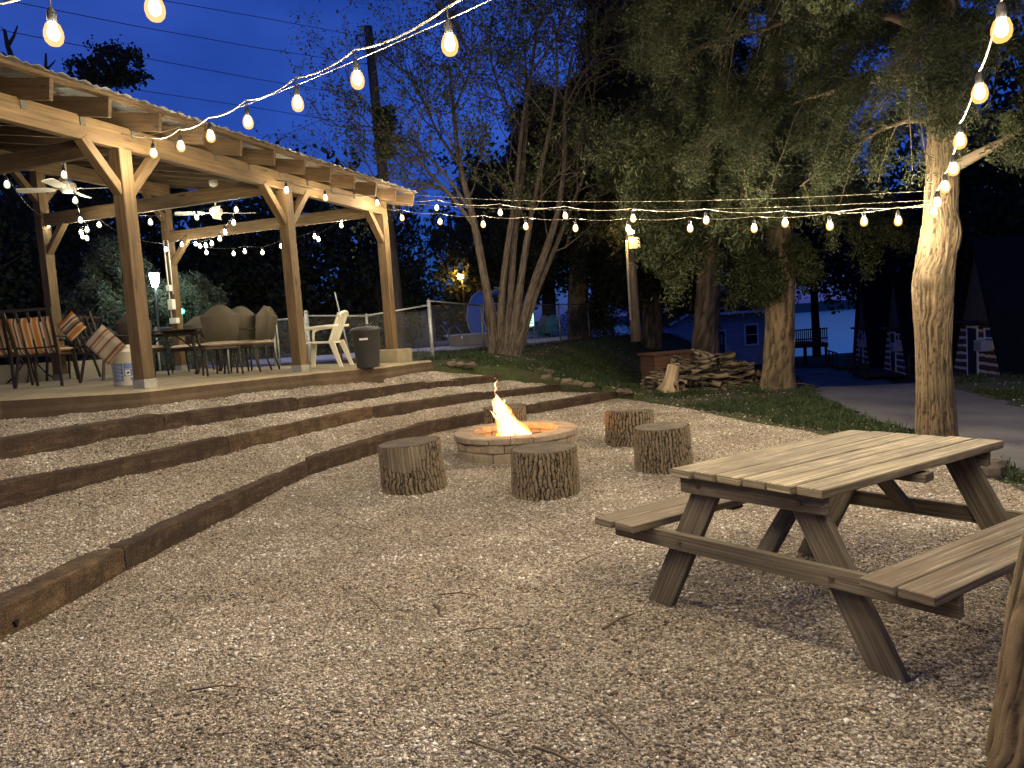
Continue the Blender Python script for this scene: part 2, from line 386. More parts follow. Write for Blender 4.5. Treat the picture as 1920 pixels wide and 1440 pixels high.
# the pavilion's own frame
TH = 1.1946; PU = A(math.cos(TH), math.sin(TH), -.0185); PV = A(-math.sin(TH), math.cos(TH), .012); PO = A(-3.994, 8.066, 1.083)
def PL(u, v, w): return PO + PU * u + PV * v + A(0, 0, w)
def deckz(x, y):
    a = math.cos(TH); b = math.sin(TH); dx = np.asarray(x) - PO[0]; dy = np.asarray(y) - PO[1]
    u = dx * a + dy * b; v = -dx * b + dy * a; return PO[2] - .0185 * u + .012 * v
def s_m(x, y): return (x + 1.6) * .907 - (y - 14.7) * .423
def zbase(x, y):
    far = np.where(y > 14, -2.6 * (1 - np.exp(-np.maximum(y - 14, 0) / 10)), 0.0)
    far = far - np.where(y > 58, (y - 58) * .16, 0) * sstep(58, 75, y)
    far = np.maximum(far, -11)
    dr = sstep(4.2, 6.5, x) * -.12 * sstep(0, 9, y)
    s = s_m(x, y); top = .86 + .1 * np.exp(-((x + .2)**2 + (y - 16)**2) / 5.0) - .14 * sstep(20, 34, y)
    k = 1 - sstep(.5, 5.0, s) ; k = k * sstep(8.2, 11.5, y + .0 * x)
    k2 = (1 - sstep(46, 60, y)) * (1 - sstep(30.5, 37, y) * sstep(2, 7, x))
    return (far + dr) * (1 - k * k2) + top * k * k2
def GZ(px, py, d0=4, d1=120):
    r = ray(px, py); ds = np.arange(d0, d1, .1); P = CC[None] + r[None] * (ds / r[1])[:, None]; b = P[:, 2] <= zbase(P[:, 0], P[:, 1]); i = int(np.argmax(b)) if b.any() else len(ds) - 1
    return P[i]
ROAD = [tuple(GZ(*p)[:2]) for p in ((1480, 691), (1503, 712), (1533, 743), (1593, 771), (1690, 806), (1790, 840), (1920, 890), (2080, 960))] + [(11.5, 3), (26, 3), (26, 12)] + [tuple(GZ(*p)[:2]) for p in ((1935, 772), (1850, 745), (1760, 722), (1660, 702), (1575, 690))]
POOLP = [(-16, 20.2), (-7, 20.6), (-1.6, 21.6), (1.5, 24.0), (5.2, 29.2), (5.4, 42), (-16, 42)]
GR = [tuple(p[:2]) for p in (PZ(1161, 745, 0), PZ(1290, 765, 0), PZ(1400, 790, 0), PZ(1533, 813, 0), PZ(1700, 852, 0), PZ(1870, 902, 0), PZ(2050, 980, 0))]
GPOLY = [tuple(p[:2]) for p in L1] + GR[1:] + [(5.2, 2.0), (5.2, -3), (-7, -3), (-7, 2.2)]
L0e = L1[0][:2] + (L1[0][:2] - L1[1][:2]) * 1.2
DECK_BACK = [PL(8.1 - 2.7, -.2, 0), PL(5.9, 5.4, 0), PL(-6, 5.4, 0)]
SPOLY = [tuple(p[:2]) for p in L1] + [tuple(p[:2]) for p in (L2[-1], L3[-1], L4[-1])] + [tuple(p[:2]) for p in DECK_BACK] + [(-14, 6), (-7, 2.2)]
def inhole(x, y):
    a = pip(x, y, GPOLY) ; b = pip(x, y, SPOLY)
    da = pdist(x, y, GPOLY); db = pdist(x, y, SPOLY)
    both = a | b
    d = np.where(a, da, 0); d = np.maximum(d, np.where(b, db, 0))
    # the shared edge is inside
    ds = pdist(x, y, [tuple(p[:2]) for p in L1], False)
    return both, np.where(both & (ds < 1.0), np.maximum(d, .6), d)
def zg(x, y):
    x = np.asarray(x, float); y = np.asarray(y, float)
    z = zbase(x, y) + (fbm(x * .7, y * .7, 0, 3) - .5) * .10 + (fbm(x * 3.1, y * 3.1, 5, 3) - .5) * .05
    ins, d = inhole(x, y); z = np.where(ins, z - .02 - .55 * sstep(0, .45, d), z)
    rd = pip(x, y, ROAD); z = np.where(rd, z - .22 * sstep(0, .6, pdist(x, y, ROAD)) - .01, z)
    return np.where(pip(x, y, POOLP), np.minimum(z, .45), z)
def spaced(a, b, c, d, fine, coarse):
    mid = np.arange(b, c, fine); l = []; r = []; p = b; st = fine
    while p > a: st = min(st * 1.16, coarse); p -= st; l.append(p)
    p = mid[-1]; st = fine
    while p < d: st = min(st * 1.16, coarse); p += st; r.append(p)
    return np.array(l[::-1] + mid.tolist() + r)
def grid(name, xs, ys, zf, mat, keep=None, org=None):
    X, Y = np.meshgrid(xs, ys); Z = zf(X, Y); nx = len(xs); ny = len(ys)
    V = np.stack([X.ravel(), Y.ravel(), Z.ravel()], 1); i = np.arange(nx - 1); j = np.arange(ny - 1); I, J = np.meshgrid(i, j)
    a = (J * nx + I).ravel(); F = np.stack([a, a + 1, a + nx + 1, a + nx], 1)
    if keep is not None:
        c = V[F].mean(1); F = F[keep(c[:, 0], c[:, 1])]
        used = np.unique(F); mp = np.full(len(V), -1); mp[used] = np.arange(len(used)); V = V[used]; F = mp[F]
    return raw_mesh(name, V, F, mat, smooth=True, org=A(0, 0, 0) if org is None else org)
xs = spaced(-140, -6, 9, 260, .13, 14); ys = spaced(-14, 5, 19, 190, .13, 14)
kind(grid('ground', xs, ys, zg, M['ground']))
kind(grid('road', np.arange(4, 30, .25), np.arange(2, 56, .25), lambda x, y: zbase(x, y) + .0 + (fbm(x * .5, y * .5, 9, 2) - .5) * .06, M['road'], lambda x, y: pip(x, y, ROAD)))
# gravel floor
def zfloor(x, y):
    d = pdist(x, y, GPOLY); ins = pip(x, y, GPOLY)
    return .0 + (fbm(x * 1.1, y * 1.1, 2, 3) - .5) * .05 + (fbm(x * 9, y * 9, 3, 3) - .5) * .014 - np.where(ins, 0, sstep(0, .3, d) * .2)
GP2 = GPOLY
kind(grid('gravel_floor', np.arange(-6.5, 5.6, .045), np.arange(-2.6, 15, .045), zfloor, M['gravel'], lambda x, y: (pip(x, y, GP2) | (pdist(x, y, GP2) < .14 + .1 * fbm(x * 2, y * 2, 0, 2)))))
def resample(P, n, keyx):
    t = np.linspace(0, 1, n); P = np.array(P); s = np.concatenate([[0], np.cumsum(np.linalg.norm(np.diff(P[:, :2], axis=0), axis=1))]); s /= s[-1]
    return np.stack([np.interp(t, s, P[:, k]) for k in range(P.shape[1])], 1)
def tread(name, La, Ta, Lb, Tb, endb=None):
    n, m = 170, 34
    a = np.array(La).copy(); a[:, 2] += [t[3] - .03 for t in Ta]; b = np.array(Lb).copy(); b[:, 2] += .008
    # extend beyond the far end so that soil meets the gravel
    a = resample(a, n, 0); b = resample(b, n, 0)
    t = np.linspace(0, 1.0, m)[None, :, None]; dirs = (b - a); dn = dirs / np.linalg.norm(dirs, axis=1)[:, None]
    a2 = a + dn * .05; b2 = b + dn * .08
    P = a2[:, None] * (1 - t) + b2[:, None] * t
    P[:, :, 2] += (fbm(P[:, :, 0] * 7, P[:, :, 1] * 7, 1, 3) - .5) * .035 + (fbm(P[:, :, 0] * 1.3, P[:, :, 1] * 1.3, 4, 2) - .5) * .04
    V = P.reshape(-1, 3); I, J = np.meshgrid(np.arange(m - 1), np.arange(n - 1)); q = (J * m + I).ravel(); F = np.stack([q, q + m, q + m + 1, q + 1], 1)
    return kind(raw_mesh(name, V, F, M['gravel'], smooth=True, org=A(0, 0, 0))), P
TR = [tread('gravel_terrace', L1, T1, L2, T2), tread('gravel_terrace', L2, T2, L3, T3), tread('gravel_terrace', L3, T3, L4, T4)]
# loose chips: many small stones lying on the gravel, one object
def chips(name, C, size, zsq=.55, mat=None, kd='stuff', tone=None):
    n = len(C); b = np.array([(1, 0, 0), (0, 1, 0), (-1, 0, 0), (0, -1, 0), (0, 0, 1), (0, 0, -1)], float)
    q = RNG.normal(size=(n, 4)); q /= np.linalg.norm(q, axis=1)[:, None]; w, x, y, z = q.T
    Rm = np.stack([1 - 2 * (y*y + z*z), 2 * (x*y - z*w), 2 * (x*z + y*w), 2 * (x*y + z*w), 1 - 2 * (x*x + z*z), 2 * (y*z - x*w), 2 * (x*z - y*w), 2 * (y*z + x*w), 1 - 2 * (x*x + y*y)], 1).reshape(n, 3, 3)
    sc = np.asarray(size)[:, None] * RNG.uniform(.45, 1, size=(n, 3))
    P = b[None] * RNG.uniform(.7, 1.2, size=(n, 6, 1)); P = P * sc[:, None]; P = np.einsum('nij,nkj->nki', Rm, P); P[:, :, 2] *= zsq; P += C[:, None]
    f = np.array([(0, 1, 4), (1, 2, 4), (2, 3, 4), (3, 0, 4), (1, 0, 5), (2, 1, 5), (3, 2, 5), (0, 3, 5)]); F = (f[None] + np.arange(n)[:, None, None] * 6).reshape(-1, 3)
    tn = RNG.uniform(0, 1, n)**.9 if tone is None else tone
    o = raw_mesh(name, P.reshape(-1, 3), F, mat or M['chip'], org=A(0, 0, 0), attr={'tone': np.repeat(tn, 6)})
    if kd: o['kind'] = kd
    return o
def floor_pts(n, pw):
    # more stones close by: distance drawn with density ~ 1/d^pw
    u = RNG.uniform(0, 1, n); a, b = 1.5, 13.0; e = 2 - pw
    d = (a**e + u * (b**e - a**e))**(1 / e); th = RNG.uniform(-.72, .72, n); x = np.tan(th) * d; y = d
    z = zfloor(x, y); k = pip(x, y, GPOLY); return np.stack([x, y, z], 1)[k]
c1 = floor_pts(330000, 1.7); d = c1[:, 1]
s1 = np.exp(RNG.normal(0, .48, len(c1))) * .0060 * (1 + np.clip(d - 3, 0, 8) * .10); s1 = np.minimum(s1, .021)
cc = []; ss = []
for (o, P), nn in zip(TR, (42000, 36000, 30000)):
    n_, m_ = P.shape[:2]; i = RNG.uniform(0, n_ - 1.001, nn); j = RNG.uniform(0, m_ - 1.001, nn); a = i.astype(int); b = j.astype(int); fa = (i - a)[:, None]; fb = (j - b)[:, None]
    q = P[a, b] * (1 - fa) * (1 - fb) + P[a + 1, b] * fa * (1 - fb) + P[a, b + 1] * (1 - fa) * fb + P[a + 1, b + 1] * fa * fb
    cc.append(q); ss.append(np.exp(RNG.normal(0, .35, nn)) * .0095)
C = np.concatenate([c1] + cc); S = np.concatenate([s1] + ss); C[:, 2] += S * .2
lowf = fbm(C[:, 0] * 2.3, C[:, 1] * 2.3, 7, 3); tn = np.clip(RNG.uniform(0, 1, len(C))**.95 * .85 + (lowf - .5) * .65 + .06, 0, 1); tn[RNG.uniform(size=len(C)) < .012] = 1.0
lab(chips('loose_gravel', C, S, .55, tone=tn), 'loose pale crushed stone chips covering the floor and the terrace treads', 'gravel')
# bigger scattered stones on the floor: one mass too
# ------------------------------------------------------------------ timbers
def rough_beam(name, p0, p1, h, w, mat, label, parent=None, seg=90, seed=0):
    """squared timber whose FRONT foot runs p0->p1 (seen from the fire pit), w deep away from it"""
    p0 = np.asarray(p0, float); p1 = np.asarray(p1, float); L = np.linalg.norm(p1 - p0); d = (p1 - p0) / L; bk = nrm(np.cross(A(0, 0, 1), d)); up = A(0, 0, 1)
    r = .011; ring = []; h = h + .006
    H = h + .16
    prof = [(0, -.16), (0, h * .25), (0, h * .6), (0, h - r), (r * .4, h - r * .35), (r, h), (w * .35, h + .002), (w * .7, h), (w - r, h), (w - r * .3, h - r * .4), (w, h - r), (w, -.16)]
    k = len(prof); t = np.linspace(0, 1, seg); V = []; UV = []
    per = np.concatenate([[0], np.cumsum([math.dist(prof[i], prof[i + 1]) for i in range(k - 1)])])
    for i in range(seg):
        for a, b in prof: V.append(p0 + (p1 - p0) * t[i] + bk * a + up * b)
    V = np.array(V); tt = np.repeat(t * L, k); pa = np.tile([a for a, b in prof], seg); pb = np.tile([b for a, b in prof], seg)
    n1 = fbm(tt * 3 + seed * 9, pa * 9, pb * 9, 3) - .5; n2 = fbm(tt * 14 + seed, pa * 30, pb * 30, 3) - .5
    n3 = fbm(tt * 45 + seed, pa * 60, pb * 60, 2) - .5; V += bk * (n1 * .02 + n2 * .014 + n3 * .008)[:, None]; V[:, 2] += n1 * .016 + n2 * .008 + n3 * .006
    e = np.minimum(tt, L - tt); V -= (up * .012)[None] * (1 - sstep(0, .05, e))[:, None]
    F = []; uv = []; o = seed * 3.7
    for i in range(seg - 1):
        for j in range(k - 1):
            F.append([i * k + j, (i + 1) * k + j, (i + 1) * k + j + 1, i * k + j + 1])
            a, b = t[i] * L + o, t[i + 1] * L + o; uv += [(a, per[j]), (b, per[j]), (b, per[j + 1]), (a, per[j + 1])]
    F.append([j for j in range(k)]); uv += [(.02 * q[0], q[1]) for q in prof]
    F.append([(seg - 1) * k + j for j in range(k)][::-1]); uv += [(.02 * q[0], q[1] + 1) for q in prof][::-1]
    ob = raw_mesh(name, V, F, mat, uv=uv, smooth=False, org=(p0 + p1) / 2)
    lab(ob, label, 'timber', 'railroad tie timbers edging the gravel terraces'); return ob
def ln(T, L, names, mats):
    for i in range(len(T) - 1):
        a = L[i].copy(); b = L[i + 1].copy(); g = nrm(b - a) * .008; jz = random.uniform(-.006, .006)
        rough_beam('landscape_timber', a + g + A(0, 0, jz), b - g + A(0, 0, jz), (T[i][3] + T[i + 1][3]) / 2, .20, mats[i], names[i], seed=len(COL.objects) % 50)
ln(T1, L1, ['worn orange-brown tie timber with a bolt hole, at the bottom left corner', 'long dark tie timber leading away from the bolt-holed timber in the lowest row',
            'lowest-row tie timber just left of the left stump', 'lowest-row tie timber running behind the fire pit stump', 'lowest-row tie timber ending at the grassy bank'],
   [M['tie_light'], M['tie'], M['tie'], M['tie'], M['tie']])
ln(T2, L2, ['middle-row tie timber reaching the left edge of the picture', 'middle-row tie timber with the dark joint gap at its left end', 'middle-row tie timber above and behind the left stump',
            'middle-row tie timber that ends beside the pile of small rocks'], [M['tie'], M['tie_light'], M['tie'], M['tie']])
ln(T3, L3, ['top-row tie timber at the left edge below the bucket', 'top-row tie timber below the second pavilion post', 'top-row tie timber below the plastic chair and bin', 'top-row tie timber that ends under the grassy bank'],
   [M['tie'], M['tie'], M['tie'], M['tie']])
# bolt hole in the nearest timber: a black disc for the shade inside it
# ------------------------------------------------------------------ patio slab
mb = MB(); fr = resample(np.array([list(p) for p in L4]), 90, 0); top = fr.copy()
for q in top: q[2] = deckz(q[0], q[1])
top[:, 2] += (fbm(top[:, 0] * 3, top[:, 1] * 3, 0, 3) - .5) * .012
n = len(fr); edge = 0
V = []; F = []; mi = []
nb = np.array([nrm(np.cross(A(0, 0, 1), fr[min(i + 1, n - 1)] - fr[max(i - 1, 0)])) for i in range(n)])
rows = [fr - A(0, 0, .25), fr + nb * -.015 + A(0, 0, .06), fr * .5 + top * .5 + nb * .01, top - A(0, 0, .03) + nb * .0, top - A(0, 0, .006) + nb * .02, top + nb * .05]
for k_, r_ in enumerate(rows):
    r_ = r_.copy(); r_ += nb * ((fbm(r_[:, 0] * 5, r_[:, 1] * 5, r_[:, 2] * 7, 3) - .5) * .035)[:, None]; V += r_.tolist()
bk = []
for i in range(n):
    t = i / (n - 1); q = PL(-6 + 11.9 * t, 5.4, 0); bk.append(q)
base = len(V); V += [list(q) for q in bk]; V += [list(q - A(0, 0, .5)) for q in bk]
for k_ in range(len(rows) - 1):
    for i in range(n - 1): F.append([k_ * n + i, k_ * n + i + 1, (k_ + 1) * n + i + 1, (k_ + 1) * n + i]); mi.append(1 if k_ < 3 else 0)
k_ = len(rows) - 1
for i in range(n - 1): F.append([k_ * n + i, k_ * n + i + 1, base + i + 1, base + i]); mi.append(0)
for i in range(n - 1): F.append([base + i, base + i + 1, base + n + i + 1, base + n + i]); mi.append(0)
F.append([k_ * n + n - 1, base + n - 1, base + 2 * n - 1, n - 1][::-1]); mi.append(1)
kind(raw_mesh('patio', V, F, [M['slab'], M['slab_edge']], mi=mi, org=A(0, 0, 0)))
# low concrete wall at the back of the patio
w = MB()
for a, b in ((-6, -3.1), (-3.09, .6), (.61, 4.4)):
    w.beam(PL(a, 5.55, .13), PL(b, 5.55, .13), .2, .34)
lab(w.build('low_wall', M['conc'], bevel=.01), 'low concrete curb wall along the back of the patio behind the chairs', 'wall')
# ------------------------------------------------------------------ logs, stumps, fire pit
def bark_ridges(ang, z, k=17, kz=3.2, seed=0):
    """furrowed bark: 0 in a furrow, 1 on a plate"""
    c, s = np.cos(ang), np.sin(ang); w = (fbm(c * 2 + seed, s * 2, z * 5, 3) - .5) * .9
    f = np.abs(vn((c + w * .35) * k * .5 + seed, (s + w * .35) * k * .5, z * kz, seed) - .5) * 2
    g = np.abs(vn((c + w * .2) * k + seed, (s - w * .2) * k, z * kz * 2.2, seed + 9) - .5) * 2
    return np.clip(np.minimum(f * 1.9, g * 2.4 + .12), 0, 1)
def log_ridges(ang, z, N_=23, seed=0):
    c, s = np.cos(ang), np.sin(ang); w = (fbm(c * 2.6 + seed * 3, s * 2.6, z * 9, 3) - .5) * 5.5; w2 = (fbm(c * 2.6 + 7, s * 2.6 + seed, z * 11, 3) - .5) * 6.5
    f = np.abs(np.sin(ang * N_ * .5 * 2 + w)); g = np.abs(np.sin(ang * (N_ - 6) + 1.3 + w2)); h = np.abs(vn(c * 9 + seed, s * 9, z * 26, 3) - .5) * 2
    return np.clip(np.minimum(np.minimum(f * 1.35, g * 1.8 + .04), h * 3.5 + .22), 0, 1)
def bark_cyl(name, pts, radii, n, steps, depth, mat, parent=None, k=17, kz=3.2, seed=0, cap=False, lump=.04, knobs=()):
    pts = np.array(pts, float); radii = np.array(radii, float)
    s = np.concatenate([[0], np.cumsum(np.linalg.norm(np.diff(pts, axis=0), axis=1))]); t = np.linspace(0, s[-1], steps)
    C = np.stack([np.interp(t, s, pts[:, q]) for q in range(3)], 1); rr = np.interp(t, s, radii)
    for _ in range(max(1, steps // 40)):   # soften the corners of the axis
        C[1:-1] = (C[:-2] + 2 * C[1:-1] + C[2:]) / 4; rr[1:-1] = (rr[:-2] + 2 * rr[1:-1] + rr[2:]) / 4
    D = np.gradient(C, axis=0); D /= np.linalg.norm(D, axis=1)[:, None]; u = np.cross(D, A(0, .3, 1)); u = np.where(np.linalg.norm(u, axis=1)[:, None] < .2, np.cross(D, A(1, 0, 0)), u)
    u /= np.linalg.norm(u, axis=1)[:, None]; w = np.cross(D, u); an = np.linspace(0, 2 * PI, n, endpoint=False)
    AN, TT = np.meshgrid(an, t); rg = bark_ridges(AN, TT / max(1e-6, 1), k, kz, seed)
    if k == 44: rg = log_ridges(AN, TT, 24, seed)
    lp = (fbm(np.cos(AN) * 1.2 + seed, np.sin(AN) * 1.2, TT * 1.2, 3) - .5) * 2 * lump
    RR = rr[:, None] * (1 + lp) + depth * (rg - .6)
    P = C[:, None] + u[:, None] * (np.cos(AN) * RR)[:, :, None] + w[:, None] * (np.sin(AN) * RR)[:, :, None]
    for kp, kr, ka in knobs:
        out = P - C[:, None]; out /= np.linalg.norm(out, axis=2)[:, :, None]; dd_ = ((P - np.asarray(kp)) / np.asarray(kr))**2; P = P + out * (ka * np.exp(-dd_.sum(2) / 2))[:, :, None]
    V = P.reshape(-1, 3); I, J = np.meshgrid(np.arange(n), np.arange(steps - 1)); I2 = (I + 1) % n
    F = np.stack([(J * n + I).ravel(), (J * n + I2).ravel(), ((J + 1) * n + I2).ravel(), ((J + 1) * n + I).ravel()], 1)
    return raw_mesh(name, V, F, mat, smooth=True, parent=parent, attr={'ridge': rg.ravel()})
def stump(px, d, r, h, label, tilt=(0, 0), seed=0, flat=None):
    b = PD(px, 700, d); base = A(b[0], b[1], zfloor(A(b[0]), A(b[1]))[0] - .01); t = empty('log_stump', base); lab(t, label, 'log stump', 'upright log stumps around the fire pit')
    top = base + A(tilt[0], tilt[1], h); nst = 60; nn = 300
    zz = [0, .03, .10, h * .5, h]; rr = [r * 1.02, r * 1.0, r * 1.0, r * .98, r * .965]
    bark_cyl('bark', [base + (top - base) * (q / h) - A(0, 0, .02 if q == 0 else 0) for q in zz], rr, nn, nst, .018, M['bark_log'], t, 44, 7, seed, lump=.06)
    m = MB(); P = []
    for k in range(60):
        a = 2 * PI * k / 60; P.append(top + A(math.cos(a) * r * .95, math.sin(a) * r * .95, -math.cos(a) * r * tilt[0] / h - math.sin(a) * r * tilt[1] / h))
    rings = [1.0, .985, .6, .3]
    V = []; F = []
    for q in rings:
        for p in P: V.append(top + (p - top) * q + A(0, 0, (-.012 if q == 1 else 0) + random.uniform(-.0015, .0015)))
    for i in range(3):
        for k in range(60): F.append([i * 60 + k, i * 60 + (k + 1) % 60, (i + 1) * 60 + (k + 1) % 60, (i + 1) * 60 + k])
    F.append([3 * 60 + k for k in range(60)])
    raw_mesh('sawn_top', np.array(V), F, M['rings'], parent=t)
    return t
stump(1011, 6.45, .300, .415, 'thick furrowed log stump standing nearest, directly in front of the fire pit', (0, 0), 1)
s2 = stump(760, 7.06, .305, .47, 'tall log stump left of the fire pit with bark peeled near its top', (-.02, 0), 2)
stump(1236, 7.08, .268, .43, 'round log stump right of the fire pit, lit orange on its left rim', (-.01, 0), 3)
stump(1175, 8.75, .29, .385, 'leaning log stump standing behind the right-hand stump', (.01, .03), 4)
stump(942, 10.45, .30, .36, 'log stump beyond the fire pit against the lowest timber row, half hidden by the flame', (0, 0), 5)
# peeled patch on the left stump
V = []; F = []; q = ORG[s2.name]; va = math.atan2(-q[1], -q[0]) - .25
for i in range(25):
    a = va - .75 + 1.5 * i / 24; lo = .47 - .02 - .20 * math.sin(PI * i / 24)**.5 - random.uniform(0, .05)
    for j in range(6): z = lo + (.462 - lo) * j / 5; r = .305 * (1 - .035 * z / .47) + .006 + .006 * math.sin(i * 2.3); V.append(q + A(math.cos(a) * r - .02 * z / .47, math.sin(a) * r, z))
for i in range(24):
    for j in range(5): F.append((i * 6 + j, (i + 1) * 6 + j, (i + 1) * 6 + j + 1, i * 6 + j + 1))
raw_mesh('peeled_wood', np.array(V), F, M['weather'], uv=[(V[k][2], (k // 6) * .02) for f in F for k in f], parent=s2)
fp = PD(959, 700, 8.6); FPC = A(fp[0], fp[1], .0); fpit = lab(empty('fire_pit', FPC), 'round fire pit of tan blocks with a flat cap', 'fire pit')
def ring_blocks(mb, r0, r1, z0, z1, nb, off, gap=.012, ch=.012):
    for k in range(nb):
        a0 = 2 * PI * (k + off) / nb + gap / r1 / 2; a1 = 2 * PI * (k + 1 + off) / nb - gap / r1 / 2; jr = random.uniform(-.008, .008); jz = random.uniform(-.003, .003)
        seg = 3; ids = []; b = len(mb.v)
        for i in range(seg + 1):
            a = a0 + (a1 - a0) * i / seg; e = ch if i in (0, seg) else 0
            for rr, zz in ((r0, z0), (r1 + jr - ch - e, z0), (r1 + jr - e * .6, z0 + ch), (r1 + jr - e * .6, z1 + jz - ch), (r1 + jr - ch - e, z1 + jz), (r0, z1 + jz)):
                mb.v.append(tuple(FPC + A(math.cos(a) * rr, math.sin(a) * rr, zz)))
        for i in range(seg):
            for j in range(6):
                j2 = (j + 1) % 6; mb.face([b + i * 6 + j, b + (i + 1) * 6 + j, b + (i + 1) * 6 + j2, b + i * 6 + j2], [(0, 0)] * 4)
        mb.face([b + j for j in range(6)], [(0, 0)] * 6); mb.face([b + seg * 6 + j for j in range(6)][::-1], [(0, 0)] * 6)
m = MB(); ring_blocks(m, .53, .70, -.05, .105, 16, 0); ring_blocks(m, .53, .70, .108, .205, 16, .5); m.build('block_wall', M['block'], fpit)
m = MB(); ring_blocks(m, .50, .725, .208, .278, 18, .25, .008, .01); m.build('cap_ring', M['block'], fpit)
ash = plain('ash_and_soot', (.06, .05, .045), .95, var=.5, sc=12)
m = MB(); m.lathe(FPC, [(.52, .03), (.35, .045), (.15, .06), (.01, .065)], 30); m.build('ash_bed', ash, fpit)
char = plain('charred_wood', (.05, .03, .02), .9, var=.6, sc=20, bs=.5)
for i, (a, b) in enumerate([((-.26, -.18, .09), (.20, .16, .13)), ((.26, -.2, .09), (-.12, .2, .15)), ((-.05, -.3, .12), (.05, .28, .2)), ((-.3, .1, .1), (.3, -.05, .19))]):
    m = MB(); a = FPC + A(*a); b = FPC + A(*b); m.tube([a, (a + b) / 2 + A(0, 0, .01), b], [.05, .056, .048], 10)
    lab(m.build('firewood', char), ['charred firewood log lying lowest in the fire pit under the flame', 'charred firewood log crossing the fire pit from right to left', 'charred firewood log pointing toward the front of the fire pit', 'topmost charred firewood log in the fire pit'][i], 'firewood', 'logs burning in the fire pit')
# flame: tongues as real volumes of glowing gas
def mat_flame():
    x = N('flame'); x.t.nodes.remove(x.p); g = x.n('ShaderNodeAttribute'); g.attribute_name = 'heat'
    r = x.ramp(g, 'Fac', [(0, (1, .30, .03)), (.25, (1, .46, .08)), (.5, (1, .66, .22)), (1, (1, .85, .5))])
    c = x.co('POS', (1, 1, .45)); n = x.noise(c, 26, 3); st = x.n('ShaderNodeMath', operation='MULTIPLY_ADD'); x.l(g, 'Fac', st, 0); st.inputs[1].default_value = 20; st.inputs[2].default_value = 2.4
    e = x.n('ShaderNodeEmission'); lw_ = x.n('ShaderNodeLayerWeight'); lw_.inputs[0].default_value = .5; cr_ = x.ramp(lw_, 'Facing', [(.15, (.9, .9, .9)), (.6, (0, 0, 0))]); cm = x.mix((cr_, 'Color'), (r, 'Color'), (1, .80, .48)); x.l(cm, 2, e, 0); x.l(st, 0, e, 1); t = x.n('ShaderNodeBsdfTransparent')
    g2 = x.n('ShaderNodeMath', operation='MULTIPLY_ADD'); x.l(g, 'Fac', g2, 0); g2.inputs[1].default_value = .9; x.l(n, 'Fac', g2, 2)
    mr = x.ramp(g2, 0, [(.38, (.0, .0, .0)), (.62, (1, 1, 1))]); ms = x.n('ShaderNodeMixShader'); x.l(mr, 'Color', ms, 0); x.l(t, 0, ms, 1); x.l(e, 0, ms, 2); x.l(ms, 0, x.out, 'Surface'); return x.m
fm = mat_flame(); V = []; F = []; Hh = []
def tongue(path, rad, n=12, steps=26, hot=1.0, seed=0):
    P = np.array(path, float); s = np.linspace(0, 1, len(P)); t = np.linspace(0, 1, steps); C = np.stack([np.interp(t, s, P[:, q]) for q in range(3)], 1); rr = np.interp(t, np.linspace(0, 1, len(rad)), rad)
    C[:, 0] += (fbm(t * 4, 0, seed, 3) - .5) * .10 * t; C[:, 2] += 0; b = len(V)
    for i in range(steps):
        for k in range(n):
            a = 2 * PI * k / n; q = rr[i] * (1 + .9 * (float(vn(math.cos(a) * 2, math.sin(a) * 2, t[i] * 6, seed)) - .5)); V.append((C[i][0] + math.cos(a) * q, C[i][1] + math.sin(a) * q * .8, C[i][2])); Hh.append(hot * (1 - t[i] * .85))
    for i in range(steps - 1):
        for k in range(n): F.append((b + i * n + k, b + i * n + (k + 1) % n, b + (i + 1) * n + (k + 1) % n, b + (i + 1) * n + k))
def FQ(px, py, d=8.6): return PD(px, py, d)
tongue([FQ(972, 832), FQ(962, 806), FQ(948, 782), FQ(936, 758), FQ(929, 737)], [.17, .15, .095, .06, .004], seed=1)
tongue([FQ(985, 832, 8.55), FQ(980, 812, 8.55), FQ(970, 798, 8.55), FQ(962, 790, 8.55)], [.12, .10, .06, .003], seed=2)
tongue([FQ(950, 830, 8.65), FQ(944, 800, 8.65), FQ(932, 775, 8.65), FQ(921, 752, 8.65)], [.07, .07, .045, .003], hot=.8, seed=3)
tongue([FQ(955, 800, 8.5), FQ(950, 780, 8.5), FQ(945, 760, 8.5), FQ(943, 748, 8.5)], [.05, .045, .03, .002], hot=.6, seed=4)
tongue([FQ(965, 835, 8.6), FQ(952, 812, 8.6), FQ(938, 790, 8.6), FQ(916, 770, 8.6)], [.07, .05, .025, .002], hot=.5, seed=5)
tongue([FQ(1000, 834, 8.5), FQ(1002, 824, 8.5), FQ(998, 816, 8.5)], [.03, .02, .002], hot=.5, seed=6)
tongue([FQ(927, 738), FQ(930, 722), FQ(928, 708)], [.003, .008, .001], hot=.35, seed=7)
lab(raw_mesh('flame', np.array(V), F, fm, smooth=True, attr={'heat': Hh}), 'bright leaning yellow flame rising out of the fire pit', 'fire')
ld = bpy.data.lights.new('fire_light', 'POINT'); ld.energy = 42; ld.color = (1, .42, .12); ld.shadow_soft_size = .12; lo = bpy.data.objects.new('fire_light', ld); COL.objects.link(lo); lo.location = tuple(FPC + A(.02, .0, .40))
